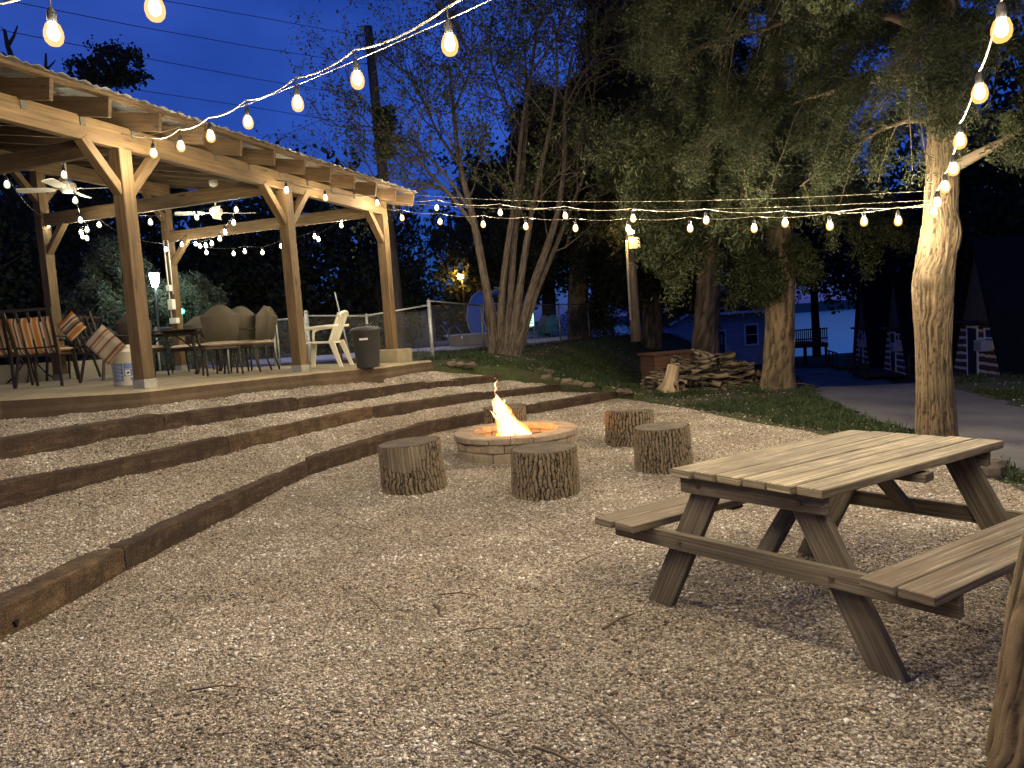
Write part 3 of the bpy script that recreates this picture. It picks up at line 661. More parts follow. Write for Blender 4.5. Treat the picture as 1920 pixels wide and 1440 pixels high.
# ------------------------------------------------------------------ picnic table
UA = .545; TU = A(math.cos(UA), math.sin(UA), 0); TV = A(math.sin(UA + .12), -math.cos(UA + .12), 0); TO = A(.976, 3.24, 0)
def PT(u, v, z): return TO + TU * u + TV * v + A(0, 0, z)
tb = lab(empty('picnic_table', TO), 'weathered wooden picnic table with attached benches on the gravel', 'picnic table')
Lt = 1.44; m = MB(); nb = 6; bw = .80 / nb
for i in range(nb):
    c = -.40 + bw * (i + .5); e0 = random.uniform(-.012, .012); e1 = random.uniform(-.01, .01); z = .732 + random.uniform(-.002, .002)
    m.beam(PT(e0, c, z), PT(Lt + e1, c, z), bw - .008, .038, j=.006)
m.build('tabletop', M['tabletop'], tb, bevel=.004)
for s in (-1, 1):
    m = MB(); v0 = .586 if s > 0 else .552
    for q in range(2): m.beam(PT(-.085 + random.uniform(-.02, .01), s * (v0 + .07 + q * .145), .437), PT(Lt + .0, s * (v0 + .07 + q * .145), .437), .138, .038, j=.006)
    m.build('bench', M['weather'], tb, bevel=.004)
BOLT = plain('rusty_bolt', (.10, .07, .05), .6, .6)
for ue in (.10, Lt - .13):
    o = -1 if ue < .5 else 1
    m = MB(); m.beam(PT(ue + o * .04, -.83, .375), PT(ue + o * .04, .87, .375), .038, .085); m.build('cross_board', M['legwood'], tb, bevel=.003)
    m = MB(); m.beam(PT(ue + o * .04, -.37, .672), PT(ue + o * .04, .37, .672), .038, .08); m.build('top_cleat', M['weather'], tb, bevel=.003)
    for s in (-1, 1):
        m = MB(); m.beam(PT(ue, s * .60, -.03), PT(ue, s * .225, .71), .04, .135, up=TV); m.build('leg', M['legwood'], tb, bevel=.003)
        for vv, zz in ((s * .392, .375), (s * .26, .672)):
            m = MB(); p = PT(ue + o * .06, vv, zz); m.tube([p, p + TU * o * .008], .011, 10); m.build('bolt', BOLT, tb)
for ue, t in ((.15, .5), (Lt - .15, .5)):
    s = 1 if ue < .5 else -1
    m = MB(); m.beam(PT(ue, 0, .37), PT(ue + s * .36, 0, .70), .085, .038, up=(0, 0, 1)); m.build('diagonal_brace', M['legwood'], tb, bevel=.003)
m = MB(); m.beam(PT(Lt / 2, -.42, .685), PT(Lt / 2, .42, .685), .085, .038); m.build('centre_cleat', M['legwood'], tb)
for s in (-1, 1):
    m = MB(); m.beam(PT(Lt / 2, s * .60, .40), PT(Lt / 2, s * .88, .40), .085, .036); m.build('bench_cleat', M['legwood'], tb)
# ------------------------------------------------------------------ pavilion
ua, ub, Wd, hp, hb = 2.6957, 5.2878, 4.8316, 2.55, .856
PS = .158; US = [-2.7, 0, ua, ub]
pav = lab(empty('pavilion', PO), 'open timber pavilion with knee-braced posts and a corrugated metal shed roof over the patio', 'pavilion')
galv = plain('galvanised_metal', (.42, .42, .40), .45, .7, .5, .2, 9)
tiemetal = plain('hurricane_tie_metal', (.10, .095, .08), .6, .5); greymetal = plain('post_base_metal', (.30, .29, .26), .6, .4, .4, .2, 20)
def topw(v): return hp + .24 + (hb) * v / Wd
for i, u in enumerate(US):
    for v in (0, Wd):
        hgt = hp if v == 0 else hp + hb; b = .235 if (i == 3 and v == 0) else 0.0
        p = PL(u, v, b); m = MB(); m.beam(p - A(0, 0, 0), PL(u, v, hgt), PS, PS, up=PU); po = m.build('post', M['pine'], pav, bevel=.006)
        m = MB()
        if b:
            m.beam(PL(u - .02, v - .26, .105), PL(u - .02, v + .30, .105), .50, .245); m.build('concrete_footing', M['slab'], pav, bevel=.01)
        else:
            m.beam(p + A(0, 0, -.02), p + A(0, 0, .10), PS + .012, PS + .012, up=PU); m.build('post_base', greymetal, pav)
        # knee braces along the beam
        for s in (-1, 1):
            if i == 3 and s == 1: continue
            if i == 0 and s == -1: continue
            m = MB(); m.beam(PL(u + s * .05, v, hgt - .46), PL(u + s * .46, v, hgt + .03), .09, .115, up=PV); m.build('knee_brace', M['pine'], pav, bevel=.004)
        if v > 0 and i > 0:
            m = MB(); m.beam(PL(u, v - .06, hp - .45), PL(u, v - .52, hp + .04), .085, .11, up=PU); m.build('knee_brace', M['pine'], pav, bevel=.004)
    if i: 
        m = MB(); m.beam(PL(u + .0, .05, hp + .105 - .02), PL(u + .0, Wd, hp + .105 - .03), .08, .20); m.build('tie_beam', M['pine'], pav, bevel=.004)
for v, hh in ((0, hp), (Wd, hp + hb)):
    for k, (a, b) in enumerate(((-3.3, .45), (.452, ub + .12))):
        m = MB(); m.beam(PL(a, v, hh + .12), PL(b, v, hh + .12), .10, .24); m.build('beam', M['pine'], pav, bevel=.005)
sl = hb / Wd
UR0, UR1 = -3.25, ub + .35
ru = list(np.arange(UR1 - .02, UR0, -.61))
for u in ru:
    m = MB(); v0, v1 = -.47, Wd + .4
    m.beam(PL(u, v0, topw(v0) + .095 - .01), PL(u, v1, topw(v1) + .095 - .01), .04, .19); m.build('rafter', M['rafter'], pav, bevel=.003)
    for v in (0,):
        m = MB(); m.beam(PL(u + .026, v - .056, topw(v) - .10), PL(u + .026, v - .056, topw(v) + .06), .008, .06, up=PU); m.build('hurricane_tie', tiemetal, pav)
for v in np.arange(-.43, Wd + .4, .78):
    m = MB(); m.beam(PL(UR0, v, topw(v) + .20), PL(UR1 + .03, v, topw(v) + .20), .088, .036); m.build('purlin', M['rafter'], pav)
# corrugated sheet
nu = int((UR1 - UR0 + .1) / .038); V = []; F = []
for lay in (0, 1):
    for i in range(nu + 1):
        u = UR0 - .03 + i * .038; z = .012 if i % 2 else -.006
        if i % 6 in (0,): z = .022
        for v in (-.53, Wd + .45): V.append(PL(u, v, topw(v) + .237 + z + lay * .004))
q = (nu + 1) * 2
for lay in (0, 1):
    for i in range(nu): a = lay * q + i * 2; F.append([a, a + 2, a + 3, a + 1])
for i in range(nu): F.append([i * 2, q + i * 2, q + i * 2 + 2, i * 2 + 2])
raw_mesh('metal_roof', np.array(V), F, galv, parent=pav)
# conduit and outlet boxes on the back post
white = plain('white_box_plastic', (.62, .62, .55), .5, 0, .4, .08)
for off in (-.03, .02):
    m = MB(); m.tube([PL(ub - .11, Wd - .03 + off * 2, 2.55), PL(ub - .11, Wd - .03 + off * 2, 1.0 if off > 0 else 1.5)], .012, 8); m.build('conduit', white, pav)
for z, w_, h_ in ((1.62, .09, .12), (1.30, .12, .20), (.98, .18, .11)):
    m = MB(); m.beam(PL(ub - .10, Wd + .0 - w_ / 2, z), PL(ub - .19, Wd - w_ / 2, z), w_, h_); o = m.build('outlet_box', white, pav, bevel=.006)
# ceiling fans
fanw = plain('white_fan_enamel', (.62, .60, .52), .4, 0, .5, .06)
def fan(c, label, ang):
    c = A(*c); f = lab(empty('ceiling_fan', c), label, 'ceiling fan', 'white ceiling fans in the pavilion')
    dx = c[0] - PO[0]; dy = c[1] - PO[1]; v = -dx * math.sin(TH) + dy * math.cos(TH); u = dx * math.cos(TH) + dy * math.sin(TH)
    tz = PL(u, v, topw(v))[2]
    m = MB(); m.tube([c + A(0, 0, .05), A(c[0], c[1], tz + .0)], .012, 8); m.build('downrod', fanw, f)
    m = MB(); m.lathe(A(c[0], c[1], tz - .09), [(.03, 0), (.065, .02), (.075, .10)], 16); m.build('canopy', fanw, f)
    m = MB(); m.lathe(c, [(.02, -.09), (.07, -.085), (.10, -.05), (.11, .0), (.10, .04), (.05, .07), (.02, .09)], 20); m.build('motor', fanw, f)
    for k in range(4):
        a = ang + k * PI / 2; d = A(math.cos(a), math.sin(a), 0); s = A(-d[1], d[0], 0); m = MB()
        m.beam(c + d * .09 - A(0, 0, .03), c + d * .2 - A(0, 0, .03), .04, .008)
        P = [c + d * .18 - s * .045, c + d * .25 - s * .065, c + d * .62 - s * .075, c + d * .65 - s * .04, c + d * .65 + s * .04, c + d * .62 + s * .075, c + d * .25 + s * .065, c + d * .18 + s * .045]
        P = [p + A(0, 0, -.03 + (p - c) @ s * .22) for p in P]; m.slab(P[::-1], .008); m.build('blade', fanw, f)
fan(PD(127, 350, 10.4), 'white ceiling fan nearer the left edge, between the first two pavilion bays', .15)
fan(PD(405, 396, 12.9), 'smaller-looking white ceiling fan farther away, between the second and third posts', .35)
# ------------------------------------------------------------------ string lights
BW = mat_emit('warm_bulb', (1, .83, .56), 2600); BI = mat_emit('cool_white_bulb', (1, .90, .66), 460); BD = mat_emit('dim_warm_bulb', (1, .76, .45), 700); BK = plain('black_rubber', (.015, .015, .015), .6)
CW = plain('pale_wet_cable', (.30, .27, .20), .35, .2, .5); CB = plain('black_cable', (.02, .02, .02), .5)
def bulb_mesh(mat, q=1.0):
    m = MB(); m.lathe(A(0, 0, 0), [(.004 * q, -.044 * q), (.016 * q, -.040 * q), (.025 * q, -.030 * q), (.029 * q, -.014 * q), (.028 * q, .002 * q), (.021 * q, .022 * q), (.014 * q, .036)], 14); o = m.build('bulb', mat, None, org=A(0, 0, 0)); me = o.data; bpy.data.objects.remove(o); return me
def socket_mesh():
    m = MB(); m.lathe(A(0, 0, 0), [(.016, .034), (.019, .038), (.019, .075), (.012, .092), (.006, .10)], 12); o = m.build('socket', BK, None, org=A(0, 0, 0)); me = o.data; bpy.data.objects.remove(o); return me
BMW, BMI, BMD, SKM = bulb_mesh(BW, .76), bulb_mesh(BI, .76), bulb_mesh(BD, .76), socket_mesh()
def glowglass(name, col, st):
    m = mat_emit(name, col, st); t = m.node_tree; o = [n for n in t.nodes if n.type == 'OUTPUT_MATERIAL'][0]; e = [n for n in t.nodes if n.type == 'EMISSION'][0]; tr = t.nodes.new('ShaderNodeBsdfTransparent'); ms = t.nodes.new('ShaderNodeMixShader'); ms.inputs[0].default_value = .45; t.links.new(tr.outputs[0], ms.inputs[1]); t.links.new(e.outputs[0], ms.inputs[2]); t.links.new(ms.outputs[0], o.inputs['Surface']); return m
GLW, GLI = bulb_mesh(glowglass('amber_glowing_glass', (1, .50, .13), 1.5), 1.32), bulb_mesh(glowglass('pale_glowing_glass', (.9, .85, .5), .9), 1.25)
def strand(pts, label, warm=True, drop=.15, ends=(), r=.0055, support=None, cmat=None, scale=1.0, group='string light strands'):
    pts = [np.asarray(p, float) for p in pts]; t = lab(empty('string_light', pts[0]), label, 'string light', group); o0 = pts[0]
    at = [p + A(0, 0, drop) for p in pts]; path = ([np.asarray(ends[0], float)] if len(ends) > 0 and ends[0] is not None else []) + at + ([np.asarray(ends[1], float)] if len(ends) > 1 and ends[1] is not None else [])
    fine = []
    for a, b in zip(path[:-1], path[1:]): fine += sag(a, b, np.linalg.norm(b - a) * .035, 7)[:-1]
    fine.append(path[-1]); m = MB(); m.tube(fine, r, 6); cable = m.build('cable', cmat or (CW if warm else CB), t)
    for p in pts:
        b = bpy.data.objects.new('bulb', GLW if warm else GLI); link(b, t); fi = bpy.data.objects.new('filament', BMD if warm == 2 else BMW if warm else BMI); link(fi, b); b.location = tuple(p - o0); b.scale = (scale,) * 3
        s = bpy.data.objects.new('socket', SKM); link(s, b)
        m = MB(); m.tube([p + A(0, 0, .09 * scale), p + A(0, 0, drop)], .004, 5); dr = m.build('drop_wire', BK, t)
    if support is not None:
        m = MB(); m.tube(sag(support[0], support[1], support[2], 20), .0022, 5); m.build('support_wire', CW, t)
    return t
def onplane(a, b, px, py):
    """point at photo pixel lying in the vertical plane through plan points a, b"""
    a = np.asarray(a, float)[:2]; b = np.asarray(b, float)[:2]; n = A(-(b - a)[1], (b - a)[0]); r = ray(px, py); t = (n @ a) / (n @ r[:2]); return CC + r * t
TREE_AT = PD(1745, 385, 7.35); P3TOP = PL(ub, -.08, hp + .1)
aA = PD(288, 286, 7.9); zA = PD(843, 80, 3.4)
pxs = [(288, 286), (339, 273), (395, 254), (465, 227), (558, 192), (670, 147), (843, 80)]
SAp = [onplane(aA, zA, *p) for p in pxs]
dd = SAp[-1] - SAp[-2]; dd[2] = .02
SAp += [SAp[-1] + dd * 1.0 + A(0, 0, .03), SAp[-1] + dd * 2 + A(0, 0, .10), SAp[-1] + dd * 3 + A(0, 0, .22), SAp[-1] + dd * 4 + A(0, 0, .4)]
strand(SAp, 'near strand of warm bulbs rising from the first pavilion post', True, .15, (PL(-.02, -.07, hp + .16), SAp[-1] + dd + A(0, 0, .8)), support=(SAp[0] + (SAp[0] - SAp[1]) * .3 + A(0, 0, .19), SAp[6] + (SAp[6] - SAp[0]) * .8 + A(0, 0, .30), .16))
b0, b1 = PD(100, 60, 3.2), PD(290, 12, 3.0); d3 = nrm(b1 - b0) * .75
strand([b0 - d3 + A(0, 0, .06), b0, b1, b1 + d3 * A(1, 1, 0) + A(0, 0, .22), b1 + d3 * 2 * A(1, 1, 0) + A(0, 0, .5)], 'strand with two large bulbs cut off by the upper left corner of the picture', True, .17, (b0 - d3 * 3 + A(0, 0, .5), b1 + d3 * 3.5 + A(0, 0, 1.0)))
pc = [(1751, 397, 7.0), (1757, 379, 6.65), (1772, 349, 6.1), (1788, 315, 5.5), (1800, 262, 4.7), (1837, 172, 3.8), (1878, 52, 3.0)]
SCp = [PD(*p) for p in pc]; e = SCp[-1] - SCp[-2]; SCp += [SCp[-1] + e * A(.9, 1, .8), SCp[-1] + e * A(1.8, 2, 1.5)]
strand(SCp, 'strand of warm bulbs climbing up in front of the big cedar trunk', True, .10, (TREE_AT, SCp[-1] + e * 1.2))
pd_ = [(1684, 413), (1556, 422), (1414, 427), (1294, 427), (1178, 428), (1079, 427), (986, 424), (906, 420), (825, 415), (754, 408)]
SDp = [onplane(TREE_AT, P3TOP, *p) for p in pd_]
strand(SDp, 'lower strand of ten warm bulbs between the cedar trunk and the last post', True, .13, r=.004, ends= (TREE_AT, P3TOP), support=(TREE_AT + A(0, 0, .05), P3TOP + A(0, 0, .12), .12))
PF = PD(700, 368, 14.2)
pe = [(1620, 414), (1472, 417), (1324, 412), (1187, 409), (1060, 404), (938, 398), (819, 389)]
SEp = [onplane(TREE_AT, PF, *p) for p in pe]
strand(SEp, 'upper of the two strands between the cedar trunk and the pavilion, seven warm bulbs', True, .13, r=.004, ends= (TREE_AT + A(0, 0, .02), PF), support=(TREE_AT + A(0, 0, .14), PF + A(0, 0, .1), .15))
fb = [onplane(PL(0, -.24, 0), PL(ub, -.24, 0), *p) for p in ((537, 356), (610, 370), (707, 380))]
strand(fb, 'short run of warm bulbs draped along the pavilion beam between the last two posts', 2, .12, (PL(ua - .25, -.07, hp + .1), PL(ub, -.08, hp + .12)), cmat=CB)
IN = [([(120, 327, 9.6), (141, 375, 10.4), (151, 412, 11.4), (163, 430, 12.2), (152, 435, 12.9), (163, 446, 13.4), (155, 443, 14.0)], 'indoor strand of white bulbs hanging in a line below the near ceiling fan'),
      ([(13, 345, 9.4), (91, 421, 12.3), (186, 421, 12.6), (232, 451, 12.9), (311, 467, 13.8), (341, 458, 14.2)], 'indoor strand of white bulbs crossing behind the two left posts'),
      ([(282, 416, 11.6), (369, 407, 12.6)], 'pair of white bulbs under the pavilion tie beam between the first and second posts'),
      ([(443, 393, 11.6), (438, 417, 12.0), (422, 435, 12.5), (412, 447, 13.0), (397, 456, 13.5), (386, 460, 14.0), (375, 461, 14.5), (367, 457, 15.0)], 'indoor strand of white bulbs sagging steeply left of the second front post'),
      ([(387, 473, 14.6), (438, 475, 14.6), (459, 471, 14.5), (492, 473, 14.4), (527, 461, 14.3), (590, 443, 14.2), (597, 448, 13.6), (640, 422, 13.4)], 'indoor strand of white bulbs rising to the right in front of the dark tree')]
for ps, lb in IN:
    P = [PD(*p) for p in ps]
    strand(P, lb, False, .10, (P[0] + (P[0] - P[1]) * .5 + A(0, 0, .18), P[-1] + (P[-1] - P[-2]) * .5 + A(0, 0, .18)), r=.004, group='white string lights inside the pavilion')
tb0 = [o for o in COL.objects if 'bolt-hole' in o.get('label', '') or 'bolt hole' in o.get('label', '')][0]
q = onplane(L1[0], L1[1], 28, 1168); dn_ = nrm(A(*(L1[1] - L1[0])[:2], 0)); fn = A(dn_[1], -dn_[0], 0); m = MB(); P = []
for k in range(12): a = 2 * PI * k / 12; rr = .019 * (1 + .3 * math.sin(3 * a)); P.append(q + fn * .014 + dn_ * math.cos(a) * rr * .8 + A(0, 0, math.sin(a) * rr))
m.slab(P, .03, dirn=-fn); m.build('bolt_hole_disc', plain('hole_shade_black', (.006, .005, .004), 1), tb0)  # near-black disc on the face, painted for the shade inside the hole
# ------------------------------------------------------------------ furniture on the patio
def mat_weave():
    x = N('brown_wicker'); c = x.co('Object', (1, 1, 1)); w = x.n('ShaderNodeTexWave', wave_type='BANDS', bands_direction='Z'); w.inputs['Scale'].default_value = 28; x.l(c, 'Vector', w, 'Vector')
    w2 = x.n('ShaderNodeTexWave', wave_type='BANDS', bands_direction='X'); w2.inputs['Scale'].default_value = 22; x.l(c, 'Vector', w2, 'Vector')
    mm = x.n('ShaderNodeMath', operation='MULTIPLY'); x.l(w, 'Fac', mm, 0); x.l(w2, 'Fac', mm, 1); r = x.ramp(mm, 0, [(.1, (.05, .043, .029)), (.7, (.19, .168, .115))])
    return x.fin((r, 'Color'), .6, x.bump(mm, 0, .6, .006))
M['wicker'] = mat_weave()
bronze = plain('dark_bronze_metal', (.045, .036, .028), .5, .5, .4, .2, 12)
cream = plain('cream_cushion_fabric', (.42, .34, .24), .9, 0, .1, .1, 14, .3)
def cushion(mb, c, ax, ay, az, sx, sy, sz, n=8, stripes=False):
    """soft pillow: superellipsoid-like box"""
    c = np.asarray(c, float); b = len(mb.v); N_ = n
    for lay in (1, -1):
        for i in range(N_ + 1):
            for j in range(N_ + 1):
                u, v = i / N_ * 2 - 1, j / N_ * 2 - 1; e = max(abs(u), abs(v)); h = (1 - e**6)**.5 * .5 if e < 1 else 0
                h += .02 * (random.random() - .5); mb.v.append(tuple(c + ax * u * sx / 2 + ay * v * sy / 2 + az * (lay * (h * sz))))
    q = (N_ + 1)**2
    for lay in (0, 1):
        for i in range(N_):
            for j in range(N_):
                a = b + lay * q + i * (N_ + 1) + j; f = [a, a + N_ + 1, a + N_ + 2, a + 1]; uv = [(i / N_ * sx, j / N_ * sy), ((i + 1) / N_ * sx, j / N_ * sy), ((i + 1) / N_ * sx, (j + 1) / N_ * sy), (i / N_ * sx, (j + 1) / N_ * sy)]
                mb.face(f if lay == 0 else f[::-1], uv if lay == 0 else uv[::-1], True)
def mat_stripe(name, stops, scale=3.0):
    x = N(name); c = x.co('UV', (scale, 1, 1)); s = x.n('ShaderNodeSeparateXYZ'); x.l(c, 'Vector', s, 0); f = x.n('ShaderNodeMath', operation='FRACT'); x.l(s, 'X', f, 0)
    r = x.ramp(f, 0, stops); r.color_ramp.interpolation = 'CONSTANT'; n = x.noise(x.co('UV'), 60, 3); return x.fin((r, 'Color'), .95, x.bump(n, 'Fac', .3, .003), 0, .1)
M['stripe'] = mat_stripe('orange_striped_fabric', [(0, (.42, .16, .035)), (.16, (.50, .40, .26)), (.24, (.10, .06, .035)), (.30, (.50, .40, .26)), (.38, (.25, .14, .09)), (.48, (.07, .055, .035)), (.56, (.45, .36, .22)), (.64, (.42, .16, .035)), (.78, (.50, .40, .26)), (.86, (.20, .11, .07)), (.93, (.45, .34, .2))], 3.2)
M['stripe2'] = mat_stripe('faded_red_striped_fabric', [(0, (.45, .38, .26)), (.3, (.25, .10, .06)), (.42, (.42, .35, .24)), (.5, (.30, .16, .09)), (.56, (.45, .38, .27)), (.8, (.22, .09, .06)), (.9, (.40, .32, .22))], 4.5)
X, Y, Z = A(1, 0, 0), A(0, 1, 0), A(0, 0, 1)
def wicker_chair():
    t = empty('wicker_chair', (0, 0, 0))
    # backrest: arched panel at y=-.24, leaning back
    P = []; 
    out = [(-.205, .50), (-.235, .68), (-.262, .84), (-.258, .862)] + [(-.24 + .48 * k / 14, .868 + .135 * math.sin(PI * k / 14)**1.35) for k in range(0, 15)] + [(.258, .862), (.262, .84), (.235, .68), (.205, .50)]
    m = MB(); pts = [A(x, -.22 - (z - .4) * .20 - .03 * math.cos(x * 5.5), z) for x, z in out]
    c = sum(pts) / len(pts); b = len(m.v); n = len(pts); m.v += [tuple(p) for p in pts] + [tuple(p - A(0, .028, 0)) for p in pts] + [tuple(c - A(0, .02, 0)), tuple(c - A(0, .05, 0))]
    for i in range(n):
        k = (i + 1) % n; m.face([b + i, b + k, b + 2 * n], [(0, 0)] * 3, True); m.face([b + n + k, b + n + i, b + 2 * n + 1], [(0, 0)] * 3, True); m.face([b + i, b + n + i, b + n + k, b + k], [(0, 0)] * 4)
    bo = m.build('backrest', M['wicker'], t)
    m = MB(); m.tube([p - A(0, .014, 0) for p in pts], .013, 6); m.build('back_rim', M['wicker'], t)
    m = MB(); m.beam(A(-.25, 0, .405), A(.25, 0, .405), .50, .05); m.build('seat', bronze, t, bevel=.01)
    m = MB(); cushion(m, A(0, -.01, .455), X, Y, Z, .51, .54, .085); m.build('cushion', cream, t)
    for sx in (-1, 1):
        m = MB(); m.tube([A(sx * .225, .225, .42), A(sx * .235, .235, .2), A(sx * .245, .25, 0)], [.018, .015, .014], 7); m.build('leg', bronze, t)
        m = MB(); m.tube([A(sx * .225, -.235, .42), A(sx * .23, -.25, .2), A(sx * .24, -.31, 0)], [.018, .015, .014], 7); m.build('leg', bronze, t)
        m = MB(); m.tube([A(sx * .26, -.27, .66), A(sx * .29, -.1, .675), A(sx * .29, .1, .655), A(sx * .285, .22, .60), A(sx * .27, .24, .54), A(sx * .255, .17, .47), A(sx * .24, .12, .42)], .015, 7); m.build('arm', bronze, t)
    return t
def striped_chair(cush=True):
    t = empty('striped_chair', (0, 0, 0))
    for sx in (-1, 1):
        m = MB(); m.beam(A(sx * .25, -.20, .42), A(sx * .285, -.36, 1.02), .03, .03, up=Y); m.build('upright', bronze, t)
        m = MB(); m.beam(A(sx * .245, -.18, .44), A(sx * .29, -.27, 0), .03, .03, up=Y); m.build('leg', bronze, t)
        m = MB(); m.beam(A(sx * .26, .24, .44), A(sx * .28, .29, 0), .03, .03, up=Y); m.build('leg', bronze, t)
        m = MB(); m.tube([A(sx * .27, -.27, .66), A(sx * .30, .0, .665), A(sx * .30, .23, .65), A(sx * .285, .27, .58), A(sx * .265, .24, .44)], .014, 6); m.build('arm', bronze, t)
    m = MB(); m.beam(A(-.30, -.36, 1.02), A(.30, -.36, 1.02), .03, .035); m.build('top_rail', bronze, t)
    m = MB(); m.beam(A(-.26, -.23, .53), A(.26, -.23, .53), .02, .03); m.build('lower_rail', bronze, t)
    for x in (-.13, 0, .13):
        m = MB(); m.beam(A(x * .9, -.215, .44), A(x * 1.1, -.355, 1.01), .028, .012, up=Y); m.build('slat', bronze, t)
    m = MB(); m.beam(A(-.25, .03, .43), A(.25, .03, .43), .46, .03); m.build('seat', bronze, t)
    if cush:
        ay = nrm(A(0, -.14, .5)); m = MB(); cushion(m, A(0, -.235, .68), X, ay, nrm(np.cross(X, ay)), .56, .50, .09); m.build('back_cushion', M['stripe'], t)
        m = MB(); cushion(m, A(0, .04, .49), X, Y, Z, .52, .5, .09); m.build('seat_cushion', M['stripe'], t)
    return t
def place(o, px, py, face, label=None, cat=None, group=None, dz=0.0):
    """face: heading in degrees the sitter looks to (0 = +x, 90 = away from the camera)"""
    r = ray(px, py); z = 1.07
    for _ in range(4): p = CC + r * ((z - CAMH) / r[2]); z = float(deckz(p[0], p[1]))
    o.location = (p[0], p[1], z + dz); o.rotation_euler = (0, 0, R(face - 90)); lab(o, label, cat, group); return o
wc = wicker_chair(); G1 = 'wicker dining chairs around the patio table'
spots = [(418, 703, 118, 'large brown wicker chair seen from behind, right of the dark table'), (447, 699, 128, 'wicker chair directly behind the large brown one, mostly hidden by it'),
         (463, 698, 178, 'wicker chair seen edge-on with its back leaning right'), (477, 696, 160, 'rightmost wicker chair with a pale medallion on its back'),
         (276, 707, 95, 'wicker chair half hidden behind the first pavilion post'), (200, 698, -65, 'pale-backed wicker chair farthest left behind the folded striped cushion'),
         (362, 697, -95, 'wicker chair facing the camera across the dark table')]
for i, (px, py, fc, lb) in enumerate(spots):
    o = wc if i == 0 else copy_tree(wc); place(o, px, py, fc, lb, 'chair', G1)
sc_ = striped_chair(); G2 = 'metal-framed chairs with striped cushions'
place(sc_, 92, 724, 97, 'slat-back metal chair with orange striped cushion, seen from behind beside the left edge', 'chair', G2)
place(copy_tree(sc_), 2, 728, 100, 'slat-back chair with striped cushion cut off by the left edge', 'chair', G2)
bare = striped_chair(False)
place(bare, 140, 711, 175, 'metal chair turned sideways with a cushion flung over its back', 'chair', G2)
o4 = striped_chair(False); place(o4, 205, 712, 60, 'metal chair holding a tipped-up red-striped cushion beside the white bucket', 'chair', G2)
# loose cushions
def on(px, py, d): return PD(px, py, d)
m = MB(); c = on(134, 612, 9.3); ax = nrm(A(.8, -.2, .55)); ay = nrm(np.cross(A(.1, 1, .1), ax)); cushion(m, c, ay, ax, nrm(np.cross(ay, ax)), .26, .30, .08); lab(m.build('seat_cushion', M['stripe']), 'orange striped cushion hanging over the sideways chair back', 'cushion')
m = MB(); c = on(198, 647, 8.75); ax = nrm(A(.62, .1, -.72)); ay = nrm(np.cross(A(-.25, -1, .0), ax)); cushion(m, c, ax, ay, nrm(np.cross(ax, ay)), .36, .35, .10); lab(m.build('seat_cushion', M['stripe2']), 'pale red-striped cushion standing on one corner left of the bucket', 'cushion')
# dark patio table
tc = PZ(322, 700, 1.08); t = lab(empty('patio_table', A(tc[0], tc[1], float(deckz(tc[0], tc[1])))), 'dark oblong metal patio table between the wicker chairs', 'table'); tz = ORG[t.name]
ang = R(172); tx = A(math.cos(ang), math.sin(ang), 0); ty = A(-tx[1], tx[0], 0)
m = MB(); m.beam(tz - tx * .8 + A(0, 0, .715), tz + tx * .8 + A(0, 0, .715), .95, .03); m.build('tabletop', bronze, t, bevel=.008)
m = MB(); m.beam(tz - tx * .72 + A(0, 0, .66), tz + tx * .72 + A(0, 0, .66), .8, .05); m.build('apron', bronze, t)
for a in (-1, 1):
    for b in (-1, 1):
        m = MB(); q = tz + tx * a * .66 + ty * b * .36; m.tube([q + A(0, 0, .70), q + A(0, 0, .4), q + A(0, 0, .06) + tx * a * .02, q], [.035, .028, .03, .036], 8); m.build('leg', bronze, t)
        m = MB(); m.tube([q + A(0, 0, .4), q - tx * a * .12 + A(0, 0, .5), q - tx * a * .3 + A(0, 0, .64)], .012, 6); m.build('scroll_brace', bronze, t)
# a second small table behind the striped chairs
tc = PZ(60, 716, 1.1); o = A(tc[0], tc[1], float(deckz(tc[0], tc[1]))); t = lab(empty('side_table', o), 'round dark patio table half hidden behind the striped chairs at the left', 'table')
m = MB(); m.lathe(o, [(.02, .66), (.52, .665), (.53, .68), (.53, .695), (.02, .70)], 36); m.build('tabletop', bronze, t)
for k in range(4):
    a = k * PI / 2 + .4; d = A(math.cos(a), math.sin(a), 0); m = MB(); m.tube([o + d * .12 + A(0, 0, .66), o + d * .10 + A(0, 0, .3), o + d * .22 + A(0, 0, .12), o + d * .36], .014, 6); m.build('leg', bronze, t)
# bucket
pail = plain('white_pail_plastic', (.60, .57, .47), .45, 0, .4, .05); blue = plain('blue_printed_label', (.10, .16, .30), .5, 0, .3, .1); lw = plain('white_label_paper', (.6, .6, .56), .6, 0, .3, .03)
bp = PZ(235, 722, 1.09); bo = A(bp[0], bp[1], float(deckz(bp[0], bp[1]))); t = lab(empty('bucket', bo), 'white plastic bucket with lid and blue printed label against the first post', 'bucket')
br = 22 / 1387 * bo[1]; k = br / .15; hB = 76 / 1387 * bo[1]
m = MB(); m.lathe(bo, [(.12 * k, 0), (.128 * k, .01), (.142 * k, hB - .09), (.150 * k, hB - .088), (.150 * k, hB - .075), (.143 * k, hB - .072), (.145 * k, hB - .03)], 32); m.build('body', pail, t)
m = MB(); m.lathe(bo, [(.150 * k, hB - .04), (.156 * k, hB - .035), (.156 * k, hB - .008), (.150 * k, hB), (.13 * k, hB - .004), (.01, hB - .004)], 32); m.build('lid', pail, t)
va = math.atan2(-bo[1], -bo[0])
